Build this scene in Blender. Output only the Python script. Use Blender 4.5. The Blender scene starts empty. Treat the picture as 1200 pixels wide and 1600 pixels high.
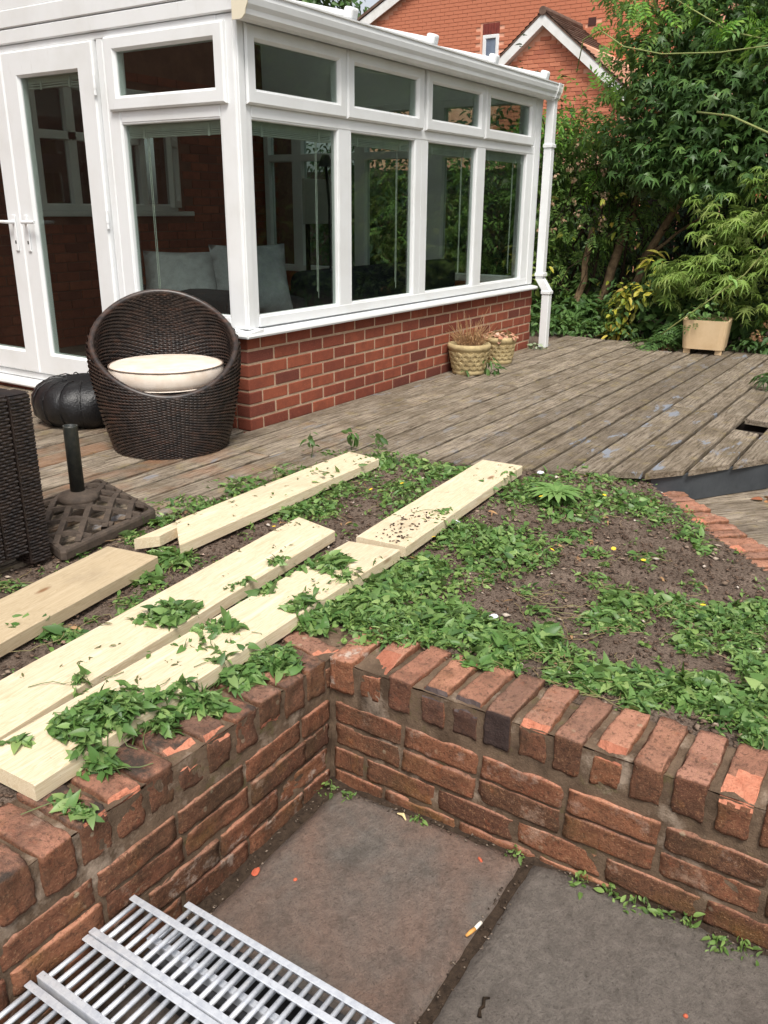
import bpy, bmesh, math, random
import numpy as np
from mathutils import Vector, Matrix, noise
random.seed(7); rng = np.random.default_rng(11)
R = math.radians
scene = bpy.context.scene
COL = scene.collection

# ---------------------------------------------------------------- camera
cam_d = bpy.data.cameras.new("camera"); cam = bpy.data.objects.new("camera", cam_d); COL.objects.link(cam)
cam_d.sensor_fit = 'VERTICAL'; cam_d.sensor_height = 24.0; cam_d.lens = 24.0*1330.1/1600
cam_d.clip_start = 0.05; cam_d.clip_end = 300
CR = (0.54862868, -0.83603115, 0.00764787); CD = (-0.27788757, -0.19097028, -0.94143977); CF = (0.78853349, 0.51437561, -0.33709444)
cam.matrix_world = Matrix(((CR[0], -CD[0], -CF[0], -3.47997), (CR[1], -CD[1], -CF[1], -3.16229), (CR[2], -CD[2], -CF[2], 1.18136), (0, 0, 0, 1)))
scene.camera = cam
# ---------------------------------------------------------------- sky, sun, exposure
SUN_EL, SUN_AZ = R(58), R(232)          # azimuth measured clockwise from +Y
w = bpy.data.worlds.new("World"); scene.world = w; w.use_nodes = True
wn = w.node_tree; bgn = wn.nodes["Background"]
sky = wn.nodes.new("ShaderNodeTexSky"); sky.sky_type = 'NISHITA'; sky.sun_disc = False
sky.sun_elevation = SUN_EL; sky.sun_rotation = SUN_AZ; sky.air_density = 1.0; sky.dust_density = 4.0; sky.ozone_density = 1.0
hs = wn.nodes.new("ShaderNodeHueSaturation"); hs.inputs['Saturation'].default_value = 0.28
wn.links.new(sky.outputs[0], hs.inputs['Color']); wn.links.new(hs.outputs[0], bgn.inputs[0]); bgn.inputs[1].default_value = 0.118
sun_d = bpy.data.lights.new("sun", 'SUN'); sun_d.energy = 1.9; sun_d.angle = R(18); sun_d.color = (1.0, 0.95, 0.87)
sun = bpy.data.objects.new("sun", sun_d); COL.objects.link(sun)
sv = Vector((math.sin(SUN_AZ)*math.cos(SUN_EL), math.cos(SUN_AZ)*math.cos(SUN_EL), math.sin(SUN_EL)))
sun.rotation_euler = sv.to_track_quat('Z', 'Y').to_euler(); sun.location = sv*30
scene.view_settings.view_transform = 'Standard'; scene.view_settings.look = 'None'
scene.view_settings.exposure = 0.75; scene.view_settings.gamma = 1.0
scene.view_settings.use_curve_mapping = False

# ---------------------------------------------------------------- helpers
def link(o, parent=None, world=True):
    COL.objects.link(o)
    if parent:
        o.parent = parent
        if world: o.matrix_parent_inverse = Matrix.Translation(-ORG.get(parent.name, Vector()))
    return o
ORG = {}
def thing(name, label, cat, loc=(0, 0, 0), group=None):
    o = bpy.data.objects.new(name, None); o.empty_display_size = .1; COL.objects.link(o); o.location = loc
    ORG[o.name] = Vector(loc); tag(o, label, cat, group); return o
def tag(o, label=None, cat=None, group=None, kind=None):
    if label: o['label'] = label
    if cat: o['category'] = cat
    if group: o['group'] = group
    if kind: o['kind'] = kind
    return o
def mesh_np(name, V, F):
    """V (n,3) array, F list of int arrays (m,k)"""
    me = bpy.data.meshes.new(name); V = np.asarray(V, np.float32)
    me.vertices.add(len(V)); me.vertices.foreach_set('co', V.ravel())
    tot = []; idx = []
    for f in F:
        f = np.asarray(f); tot.append(np.full(len(f), f.shape[1])); idx.append(f.ravel())
    tot = np.concatenate(tot); idx = np.concatenate(idx).astype(np.int32)
    st = np.concatenate([[0], np.cumsum(tot)[:-1]]).astype(np.int32)
    me.loops.add(len(idx)); me.loops.foreach_set('vertex_index', idx)
    me.polygons.add(len(tot)); me.polygons.foreach_set('loop_start', st); me.polygons.foreach_set('loop_total', tot.astype(np.int32))
    me.update(calc_edges=True); me.validate(); return me
def obj(name, me, mats=None, parent=None, smooth=False, world=True):
    if isinstance(me, bmesh.types.BMesh):
        m2 = bpy.data.meshes.new(name); me.normal_update(); me.to_mesh(m2); me.free(); me = m2
    o = bpy.data.objects.new(name, me)
    if mats:
        for m in (mats if isinstance(mats, (list, tuple)) else [mats]):
            me.materials.append(m)
    if smooth:
        me.polygons.foreach_set('use_smooth', [True]*len(me.polygons))
    return link(o, parent, world)
def box(bm, x0, x1, y0, y1, z0, z1, bev=0.0, seg=1, mi=0, M=None):
    g = bmesh.ops.create_cube(bm, size=1)
    vs = g['verts']
    T = Matrix.Translation(((x0+x1)/2, (y0+y1)/2, (z0+z1)/2)) @ Matrix.Diagonal((abs(x1-x0), abs(y1-y0), abs(z1-z0), 1))
    if M is not None: T = M @ T
    bmesh.ops.transform(bm, matrix=T, verts=vs)
    fs = list({f for v in vs for f in v.link_faces})
    if bev:
        r = bmesh.ops.bevel(bm, geom=list({e for v in vs for e in v.link_edges}), offset=bev, segments=seg, affect='EDGES', profile=.5)
        fs = list(set(r['faces']) | {f for f in fs if f.is_valid})
    for f in fs:
        if f.is_valid: f.material_index = mi
    return fs
def B(*a, **k):
    bm = bmesh.new(); box(bm, *a, **k); return bm
def hexa(bm, p):
    """8 points: bottom 4 ccw, top 4 ccw"""
    v = [bm.verts.new(q) for q in p]
    for f in ((3, 2, 1, 0), (4, 5, 6, 7), (0, 1, 5, 4), (1, 2, 6, 5), (2, 3, 7, 6), (3, 0, 4, 7)): bm.faces.new([v[i] for i in f])
    return v
def prism(bm, pts, z0, z1):
    a = [bm.verts.new((x, y, z0)) for x, y in pts]; b = [bm.verts.new((x, y, z1)) for x, y in pts]
    n = len(pts); bm.faces.new(b); bm.faces.new(a[::-1])
    for i in range(n): bm.faces.new((a[i], a[(i+1) % n], b[(i+1) % n], b[i]))
def tube(bm, pts, rad, seg=8, cap=True):
    pts = [Vector(p) for p in pts]; n = len(pts)
    if not isinstance(rad, (list, tuple)): rad = [rad]*n
    rings = []; up = Vector((0, 0, 1))
    for i, p in enumerate(pts):
        t = (pts[min(i+1, n-1)]-pts[max(i-1, 0)]).normalized()
        a = t.cross(up)
        if a.length < .05: a = t.cross(Vector((1, 0, 0)))
        a.normalize(); b = t.cross(a)
        rings.append([bm.verts.new(p+rad[i]*(math.cos(6.28319*k/seg)*a+math.sin(6.28319*k/seg)*b)) for k in range(seg)])
    for i in range(n-1):
        for k in range(seg): bm.faces.new((rings[i][k], rings[i][(k+1) % seg], rings[i+1][(k+1) % seg], rings[i+1][k]))
    if cap: bm.faces.new(rings[0][::-1]); bm.faces.new(rings[-1])
def lathe(bm, prof, seg=32, c=(0, 0, 0), cap0=True, cap1=True, fn=None):
    rings = []
    for r, z in prof:
        ring = []
        for k in range(seg):
            a = 6.28319*k/seg; rr = r if fn is None else fn(r, z, a)
            ring.append(bm.verts.new((c[0]+rr*math.cos(a), c[1]+rr*math.sin(a), c[2]+z)))
        rings.append(ring)
    for i in range(len(rings)-1):
        for k in range(seg): bm.faces.new((rings[i][k], rings[i][(k+1) % seg], rings[i+1][(k+1) % seg], rings[i+1][k]))
    if cap0: bm.faces.new(rings[0][::-1])
    if cap1: bm.faces.new(rings[-1])
def sweep(bm, prof, a, b):
    """profile of (offset vector) points extruded from a to b"""
    a = Vector(a); b = Vector(b)
    A = [bm.verts.new(a+Vector(p)) for p in prof]; Bv = [bm.verts.new(b+Vector(p)) for p in prof]; n = len(prof)
    for i in range(n): bm.faces.new((A[i], A[(i+1) % n], Bv[(i+1) % n], Bv[i]))
    bm.faces.new(A[::-1]); bm.faces.new(Bv)
    bmesh.ops.recalc_face_normals(bm, faces=bm.faces[:])

# ---------------------------------------------------------------- materials
def lin(c):
    return tuple(((x/255)/12.92 if x/255 <= .04045 else ((x/255+.055)/1.055)**2.4) for x in c)+(1,)
class NT:
    def __init__(s, name):
        s.m = bpy.data.materials.new(name); s.m.use_nodes = True; s.t = s.m.node_tree; s.n = s.t.nodes; s.l = s.t.links
        s.b = s.n['Principled BSDF']; s.out = s.n['Material Output']
    def N(s, t, **k):
        n = s.n.new('ShaderNode'+t)
        for a, v in k.items(): setattr(n, a, v)
        return n
    def set(s, sock, v):
        if isinstance(v, bpy.types.NodeSocket): s.l.new(v, sock)
        elif v is not None: sock.default_value = v
    def coord(s, kind='Object', scale=(1, 1, 1), rnd=0.0, src=None):
        tc = s.N('TexCoord'); o = tc.outputs[kind] if src is None else src
        if rnd:
            oi = s.N('ObjectInfo'); vm = s.N('VectorMath', operation='SCALE'); s.l.new(oi.outputs['Random'], vm.inputs[0]); 
            cb = s.N('CombineXYZ'); mm = s.N('Math', operation='MULTIPLY'); s.l.new(oi.outputs['Random'], mm.inputs[0]); mm.inputs[1].default_value = rnd
            for i in range(3): s.l.new(mm.outputs[0], cb.inputs[i])
            ad = s.N('VectorMath', operation='ADD'); s.l.new(o, ad.inputs[0]); s.l.new(cb.outputs[0], ad.inputs[1]); o = ad.outputs[0]
        mp = s.N('Mapping'); mp.inputs['Scale'].default_value = scale; s.l.new(o, mp.inputs['Vector']); return mp.outputs[0]
    def noise(s, vec, scale, detail=5, rough=.6, dist=0.0):
        n = s.N('TexNoise'); n.inputs['Scale'].default_value = scale; n.inputs['Detail'].default_value = detail
        n.inputs['Roughness'].default_value = rough; n.inputs['Distortion'].default_value = dist
        s.l.new(vec, n.inputs['Vector']); return n.outputs['Fac']
    def ramp(s, fac, stops, interp='LINEAR'):
        r = s.N('ValToRGB'); cr = r.color_ramp; cr.interpolation = interp
        while len(cr.elements) < len(stops): cr.elements.new(.5)
        for e, (p, c) in zip(cr.elements, stops):
            e.position = p; e.color = c if isinstance(c, tuple) and len(c) == 4 else ((c,)*3+(1,) if not isinstance(c, tuple) else lin(c))
        s.set(r.inputs[0], fac); return r.outputs[0]
    def mix(s, fac, a, b, mode='MIX'):
        m = s.N('Mix', data_type='RGBA', blend_type=mode); s.set(m.inputs[0], fac)
        s.set(m.inputs[6], lin(a) if isinstance(a, tuple) and len(a) == 3 else a); s.set(m.inputs[7], lin(b) if isinstance(b, tuple) and len(b) == 3 else b); return m.outputs[2]
    def math(s, op, a, b=None):
        m = s.N('Math', operation=op); s.set(m.inputs[0], a)
        if b is not None: s.set(m.inputs[1], b)
        return m.outputs[0]
    def rnd(s): return s.N('ObjectInfo').outputs['Random']
    def island(s): return s.N('NewGeometry').outputs['Random Per Island']
    def attr(s, name): return s.N('Attribute', attribute_type='OBJECT', attribute_name=name).outputs['Fac']
    def bump(s, h, strength=.4, dist=.004):
        b = s.N('Bump'); b.inputs['Strength'].default_value = strength; b.inputs['Distance'].default_value = dist
        s.set(b.inputs['Height'], h); s.l.new(b.outputs[0], s.b.inputs['Normal'])
    def fin(s, col=None, rough=None, metal=None, spec=None):
        if col is not None: s.set(s.b.inputs['Base Color'], lin(col) if isinstance(col, tuple) and len(col) == 3 else col)
        if rough is not None: s.set(s.b.inputs['Roughness'], rough)
        if metal is not None: s.b.inputs['Metallic'].default_value = metal
        if spec is not None: s.b.inputs['Specular IOR Level'].default_value = spec
        return s.m
MAT = {}
def m_upvc():
    s = NT('white_upvc'); v = s.coord(); n = s.noise(v, 3, 5); n2 = s.noise(v, 40, 4)
    c = s.mix(s.math('MULTIPLY', s.ramp(n, [(.45, 0.), (.75, 1.)]), .3), (226, 228, 229), (192, 190, 182)); c = s.mix(s.ramp(s.noise(s.coord('Object', (1, 1, .25)), 16, 6, .75), [(.62, 0.), (.78, .25)]), c, (150, 144, 130))
    s.bump(n2, .03, .002); return s.fin(c, .34, spec=.4)
def m_brick_new():     # conservatory dwarf wall
    s = NT('red_facing_brick'); v = s.coord('Object', rnd=37.)
    base = s.ramp(s.rnd(), [(0., (116, 62, 50)), (.3, (136, 74, 56)), (.55, (150, 84, 62)), (.8, (128, 68, 54)), (1., (100, 58, 50))])
    n = s.noise(v, 14, 6, .65); c = s.mix(s.ramp(n, [(.4, 0.), (.7, .55)]), base, (98, 54, 46))
    n2 = s.noise(v, 160, 3); c = s.mix(s.ramp(n2, [(.55, 0.), (.75, .4)]), c, (184, 110, 84))
    s.bump(s.math('ADD', n2, n), .5, .003); return s.fin(c, .85, spec=.2)
def m_mortar(name='mortar', a=(150, 132, 112), b=(96, 82, 68), old=False):
    s = NT(name); v = s.coord(); n = s.noise(v, 9, 6, .7); n2 = s.noise(v, 220, 4, .7)
    c = s.mix(s.ramp(n, [(.35, 0.), (.68, 1.)]), a, b); c = s.mix(s.ramp(n2, [(.4, .0), (.8, .45)]), c, (70, 62, 52))
    if old:
        c = s.mix(s.ramp(s.noise(v, 5, 6, .7), [(.56, 0.), (.68, .75)]), c, (178, 160, 142)); c = s.mix(s.ramp(s.noise(v, 12, 5, .7), [(.58, 0.), (.7, .6)]), c, (92, 88, 50)); c = s.mix(s.ramp(s.noise(v, 4, 5, .7), [(.3, .7), (.45, 0.)]), c, (50, 42, 36))
    s.bump(s.math('ADD', n2, s.noise(v, 50, 4)), .8, .005); return s.fin(c, .95, spec=.1)
def m_brick_old():     # garden wall
    s = NT('old_stock_brick'); v = s.coord('Object', rnd=53.)
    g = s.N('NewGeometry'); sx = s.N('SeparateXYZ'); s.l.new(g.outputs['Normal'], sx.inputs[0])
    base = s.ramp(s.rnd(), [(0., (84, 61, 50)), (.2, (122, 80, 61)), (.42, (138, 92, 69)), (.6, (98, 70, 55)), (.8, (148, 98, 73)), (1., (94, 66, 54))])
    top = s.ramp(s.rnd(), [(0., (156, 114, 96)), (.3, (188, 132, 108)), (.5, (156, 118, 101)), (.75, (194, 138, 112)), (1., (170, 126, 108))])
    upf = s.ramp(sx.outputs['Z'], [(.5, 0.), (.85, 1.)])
    c = s.mix(upf, base, top)                              # paler colour on upward faces, the tops of the copings
    n = s.noise(v, 11, 7, .68, .6); c = s.mix(s.ramp(n, [(.46, 0.), (.68, .6)]), c, (82, 58, 46))
    n1 = s.noise(v, 24, 6, .7); c = s.mix(s.ramp(n1, [(.58, 0.), (.72, .6)]), c, (160, 88, 62))
    n4 = s.noise(v, 6, 4, .6); alg = s.math('MULTIPLY', s.ramp(n4, [(.54, 0.), (.68, .55)]), s.attr('algae')); c = s.mix(alg, c, (112, 90, 44))
    n2 = s.noise(v, 190, 4, .7); c = s.mix(s.ramp(n2, [(.57, 0.), (.7, .6)]), c, (184, 148, 114)); n5 = s.noise(v, 84, 6, .8)
    c = s.mix(s.ramp(n5, [(.56, 0.), (.66, .6)]), c, (176, 132, 98)); c = s.mix(s.ramp(n5, [(.34, .7), (.44, 0.)]), c, (66, 50, 41))
    n3 = s.noise(v, 75, 5, .75); c = s.mix(s.ramp(n3, [(.36, .6), (.47, 0.)]), c, (58, 46, 40))
    vo = s.N('TexVoronoi'); vo.inputs['Scale'].default_value = 30; s.l.new(v, vo.inputs['Vector'])
    sp = s.math('MULTIPLY', s.ramp(vo.outputs['Distance'], [(.0, 1.), (.17, .9), (.24, 0.)]), s.ramp(s.noise(v, 5, 3), [(.58, 0.), (.66, 1.)]))
    c = s.mix(s.math('MULTIPLY', sp, .7), c, (176, 164, 138))
    c = s.mix(s.math('MULTIPLY', s.ramp(s.noise(v, 18, 6, .7), [(.55, 0.), (.66, .8)]), s.attr('lime')), c, (205, 190, 176))
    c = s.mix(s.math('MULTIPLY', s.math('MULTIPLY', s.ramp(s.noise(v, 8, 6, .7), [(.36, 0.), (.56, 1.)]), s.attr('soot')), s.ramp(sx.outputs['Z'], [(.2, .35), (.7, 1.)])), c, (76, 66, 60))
    wv = s.coord('Object', src=g.outputs['Position']); wn_ = s.noise(wv, 3.5, 6, .7, .5)
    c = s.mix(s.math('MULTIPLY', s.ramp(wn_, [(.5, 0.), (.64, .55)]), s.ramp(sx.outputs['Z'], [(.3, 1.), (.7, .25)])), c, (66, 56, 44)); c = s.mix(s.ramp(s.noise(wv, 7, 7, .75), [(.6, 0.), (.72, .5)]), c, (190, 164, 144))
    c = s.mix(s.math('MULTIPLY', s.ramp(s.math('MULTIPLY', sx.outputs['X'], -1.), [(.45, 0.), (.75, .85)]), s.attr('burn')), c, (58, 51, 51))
    s.bump(s.math('ADD', s.math('MULTIPLY', n3, 1.5), s.math('ADD', n2, n)), .9, .005); return s.fin(c, .92, spec=.12)
def m_brick_chip():
    s = NT('fresh_brick_break'); v = s.coord('Object', rnd=31.)
    n = s.noise(v, 30, 6, .7); c = s.mix(s.ramp(n, [(.35, 0.), (.7, 1.)]), (214, 146, 118), (188, 116, 90))
    n2 = s.noise(v, 120, 4, .7); c = s.mix(s.ramp(n2, [(.55, 0.), (.75, .35)]), c, (120, 66, 52))
    c = s.mix(s.ramp(s.rnd(), [(0., .0), (.5, .15), (1., .6)]), c, (126, 76, 60))
    s.bump(s.math('ADD', n, n2), .9, .006); return s.fin(c, .9, spec=.15)
def m_far_brick():
    s = NT('orange_house_brick'); v = s.coord('Object', rnd=11.)
    base = s.ramp(s.rnd(), [(0., (176, 108, 84)), (.35, (194, 124, 96)), (.7, (202, 132, 104)), (.9, (184, 114, 90)), (1., (154, 94, 78))])
    s.bump(s.noise(v, 40, 4), .4, .004); return s.fin(base, .9, spec=.1)
def m_deck():
    s = NT('weathered_decking'); v = s.coord('Object', (1.2, 16, 16), rnd=91.); vi = s.coord('Object', rnd=57.)
    g = s.noise(v, 5, 8, .72, .35); g2 = s.noise(v, 22, 6, .7, .2); bl = s.noise(vi, 4.5, 6, .68, .3)
    base = s.ramp(s.rnd(), [(0., (118, 108, 96)), (.25, (152, 140, 124)), (.5, (132, 120, 105)), (.75, (166, 153, 136)), (1., (140, 127, 111))])
    c = s.mix(s.ramp(g, [(.38, .95), (.56, 0.)]), base, (66, 54, 43))
    c = s.mix(s.ramp(g2, [(.5, 0.), (.74, .6)]), c, (178, 164, 142))
    c = s.mix(s.ramp(bl, [(.42, 0.), (.7, .8)]), c, (90, 78, 62))
    c = s.mix(s.ramp(s.noise(vi, 8, 5, .7), [(.56, 0.), (.7, .5)]), c, (148, 132, 88))
    c = s.mix(s.math('MULTIPLY', s.ramp(s.noise(vi, 2.6, 3), [(.5, 0.), (.66, .6)]), s.attr('brown')), c, (140, 96, 66))
    c = s.mix(s.ramp(s.noise(vi, 60, 5, .8), [(.33, .7), (.42, 0.)]), c, (52, 45, 38))
    pn = s.ramp(s.math('ADD', s.math('MULTIPLY', s.noise(s.coord('Object', (1, 2.6, 2.6), rnd=23.), 4.2, 6, .62, .4), 1.), s.math('MULTIPLY', g2, .12)), [(.665, 0.), (.70, .9)])
    c = s.mix(s.math('MULTIPLY', pn, s.attr('paint')), c, (132, 138, 148))
    s.bump(s.math('ADD', s.math('MULTIPLY', g, 1.6), g2), .7, .004); return s.fin(c, .8, spec=.25)
def m_pine(name, a, b, grey):
    s = NT(name); v = s.coord('Object', (.55, 9, 9), rnd=17.); g = s.noise(v, 6, 6, .6, .9); f = s.noise(v, 40, 5, .7)
    vi = s.coord('Object', rnd=9.)
    c = s.mix(s.ramp(g, [(.36, 0.), (.47, .8), (.5, .1), (.58, .9), (.62, .1), (.72, .9)]), a, b); c = s.mix(s.ramp(f, [(.5, 0.), (.8, .3)]), c, (170, 140, 92))
    c = s.mix(s.ramp(s.noise(vi, 3, 5, .7), [(.5, 0.), (.75, grey)]), c, (142, 126, 104))
    vo = s.N('TexVoronoi'); vo.inputs['Scale'].default_value = 2.6; s.l.new(s.coord('Object', (.7, 2, 2), rnd=5.), vo.inputs['Vector'])
    c = s.mix(s.ramp(vo.outputs['Distance'], [(.035, .85), (.075, 0.)]), c, (124, 84, 50))
    c = s.mix(s.ramp(s.noise(vi, 55, 4, .7), [(.68, 0.), (.74, .7)]), c, (110, 92, 66)); c = s.mix(s.ramp(s.noise(vi, 6, 7, .75, .5), [(.58, 0.), (.72, .45)]), c, (150, 130, 102))
    s.bump(s.math('ADD', g, f), .25, .002); return s.fin(c, .62, spec=.3)
def m_soil():
    s = NT('dry_garden_soil'); v = s.coord(); n = s.noise(v, 7, 6, .65); n2 = s.noise(v, 110, 6, .75); n3 = s.noise(v, 38, 5, .7)
    c = s.mix(s.ramp(n, [(.35, 0.), (.7, 1.)]), (138, 121, 108), (106, 91, 80)); c = s.mix(s.ramp(n2, [(.38, .8), (.52, 0.)]), c, (52, 42, 36))
    c = s.mix(s.ramp(n3, [(.6, 0.), (.75, .5)]), c, (132, 112, 96)); s.bump(s.math('ADD', n2, n3), 1., .012); return s.fin(c, .95, spec=.1)
def m_slab():
    s = NT('riven_paving_slab'); v = s.coord('Object', rnd=3.); n = s.noise(v, 2.6, 5, .6, .5); n2 = s.noise(v, 46, 10, .82, .3); n3 = s.noise(v, 170, 4, .8)
    c = s.mix(s.ramp(n2, [(.34, 0.), (.66, 1.)]), (112, 105, 98), (154, 145, 136))
    rst = s.math('MULTIPLY', s.ramp(n, [(.4, 0.), (.6, .75)]), s.attr('rust')); c = s.mix(rst, c, s.mix(s.ramp(n2, [(.34, 0.), (.66, 1.)]), (138, 110, 96), (180, 145, 126)))
    c = s.mix(s.ramp(s.noise(v, 9, 6, .7), [(.5, 0.), (.72, .5)]), c, (82, 74, 68))
    gr = s.noise(v, 88, 6, .8); c = s.mix(s.ramp(gr, [(.34, .5), (.43, 0.)]), c, (74, 67, 62)); c = s.mix(s.ramp(gr, [(.57, 0.), (.68, .35)]), c, (172, 160, 148))
    st = s.noise(s.coord('Object', (1, 1, 1), rnd=8.), 34, 7, .8, 1.2); c = s.mix(s.ramp(st, [(.615, 0.), (.7, .6)]), c, (158, 148, 136))
    c = s.mix(s.ramp(n3, [(.34, .5), (.45, 0.)]), c, (52, 46, 42))
    s.bump(s.math('ADD', s.math('MULTIPLY', n2, 2.), n3), 1., .009); return s.fin(c, s.ramp(n2, [(.3, .62), (.7, .85)]), spec=.25)
def m_plain(name, c, rough=.6, metal=0., var=None, sc=20, bump=0., spec=.4, lowc=None):
    s = NT(name); v = s.coord('Object', rnd=13.); n = s.noise(v, sc, 6, .68)
    col = lin(c) if var is None else s.mix(s.ramp(n, [(.36, 0.), (.68, 1.)]), c, var)
    if bump: s.bump(s.math('ADD', n, s.noise(v, sc*6, 4)), bump, .004)
    return s.fin(col, rough, metal, spec)
def m_leaf(name, cols, trans=.25, rough=.5, spec=.35):
    s = NT(name); r = s.island(); n = len(cols)
    c = s.ramp(r, [(i/(n-1), k) for i, k in enumerate(cols)])
    g = s.N('NewGeometry'); c = s.mix(s.math('MULTIPLY', g.outputs['Backfacing'], .35), c, (140, 160, 110))
    s.fin(c, rough, spec=spec)
    tr = s.N('BsdfTranslucent'); s.l.new(s.mix(.35, c, (150, 180, 40)), tr.inputs[0])
    mx = s.N('MixShader'); mx.inputs[0].default_value = trans; s.l.new(s.b.outputs[0], mx.inputs[1]); s.l.new(tr.outputs[0], mx.inputs[2]); s.l.new(mx.outputs[0], s.out.inputs[0])
    return s.m
def m_glass(name, refl=1.0, tint=(226, 232, 229)):
    s = NT(name); s.n.remove(s.b)
    t = s.N('BsdfTransparent'); t.inputs[0].default_value = lin(tint); g = s.N('BsdfGlossy'); g.inputs['Roughness'].default_value = .0
    f = s.N('LayerWeight'); f.inputs[0].default_value = .5; k = s.math('ADD', s.math('MULTIPLY', s.math('POWER', f.outputs['Facing'], 5.), .9*refl), .045*refl)
    mx = s.N('MixShader'); s.l.new(k, mx.inputs[0]); s.l.new(t.outputs[0], mx.inputs[1]); s.l.new(g.outputs[0], mx.inputs[2]); s.l.new(mx.outputs[0], s.out.inputs[0])
    return s.m
def m_rattan():
    s = NT('dark_brown_rattan'); v = s.coord('Object'); n = s.noise(v, 24, 5, .7); n2 = s.noise(s.coord('Object', (1, 1, 6)), 9, 4)
    c = s.mix(s.ramp(n, [(.4, 0.), (.68, 1.)]), (36, 31, 30), (84, 68, 60)); c = s.mix(s.ramp(n2, [(.52, 0.), (.7, .7)]), c, (96, 66, 52))
    c = s.mix(s.math('MULTIPLY', s.island(), .35), c, (26, 23, 22)); return s.fin(c, .38, spec=.5)
def m_galv():
    s = NT('galvanised_steel'); v = s.coord('Object', rnd=7.); n = s.noise(v, 60, 5, .6); n2 = s.noise(v, 9, 4)
    c = s.mix(s.ramp(n, [(.4, 0.), (.65, 1.)]), (222, 225, 230), (196, 200, 208)); c = s.mix(s.ramp(n2, [(.58, 0.), (.7, .4)]), c, (214, 214, 212))
    c = s.mix(s.ramp(s.noise(v, 150, 3), [(.68, 0.), (.73, .7)]), c, (128, 120, 112)); return s.fin(c, s.ramp(n, [(.3, .3), (.7, .45)]), .45, .5)
UPVC = m_upvc(); BRN = m_brick_new(); MORT = m_mortar('pale_mortar', (200, 172, 148), (172, 144, 120)); MORT2 = m_mortar('old_mortar', (126, 106, 88), (78, 63, 51), True)
BRO = m_brick_old(); CHIP = m_brick_chip(); BRF = m_far_brick(); MORF = m_plain('house_mortar', (226, 172, 146), .9, var=(206, 150, 122), sc=2)
DECK = m_deck(); PINE = m_pine('fresh_pine', (224, 211, 185), (200, 179, 144), .3); PINEO = m_pine('aged_pine', (194, 176, 147), (174, 154, 124), .55)
SOIL = m_soil(); JSOIL = m_plain('damp_joint_soil', (72, 60, 50), .95, var=(46, 38, 32), sc=60, bump=.8, spec=.1); SLAB = m_slab(); RATTAN = m_rattan(); GALV = m_galv(); GLASS = m_glass('window_glass', 1.1)
DARKWOOD = m_plain('joist_timber', (58, 48, 40), .9, var=(38, 32, 28), sc=12, bump=.5)
FASC = m_plain('slate_grey_painted_board', (66, 70, 74), .55, var=(52, 56, 60), sc=7, bump=.25)
LEATHER = m_plain('black_leather', (27, 27, 29), .4, var=(20, 20, 22), sc=14, bump=.8, spec=.45)
CUSH = m_plain('cream_canvas', (226, 214, 202), .85, var=(208, 190, 172), sc=9, bump=.12, spec=.15)
IRON = m_plain('rusty_cast_iron', (88, 76, 66), .75, var=(62, 54, 48), sc=26, bump=.6, spec=.3)
TUBE = m_plain('dark_painted_tube', (36, 40, 40), .4, var=(60, 60, 54), sc=34, bump=.2)
STONE = m_plain('sandstone_pot', (190, 172, 130), .9, var=(154, 136, 100), sc=12, bump=.5, spec=.15)
PLY = m_plain('varnished_pine_planter', (210, 184, 148), .6, var=(196, 168, 130), sc=5, bump=.08)
BARK = m_plain('grey_brown_bark', (150, 126, 98), .95, var=(92, 76, 60), sc=16, bump=1., spec=.1)
BARKD = m_plain('dark_twig', (58, 46, 36), .95, var=(38, 32, 26), sc=30, bump=.5, spec=.1)
# ================================================================ ground
tag(obj('garden_ground', B(-60, 60, -60, 60, -.75, -.56), m_plain('dark_earth', (84, 72, 58), .95, var=(60, 64, 40), sc=3)), kind='structure')
tag(obj('border_soil', B(4.2, 12.5, -12, 12, -.5, -.05), SOIL), kind='structure')

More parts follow.
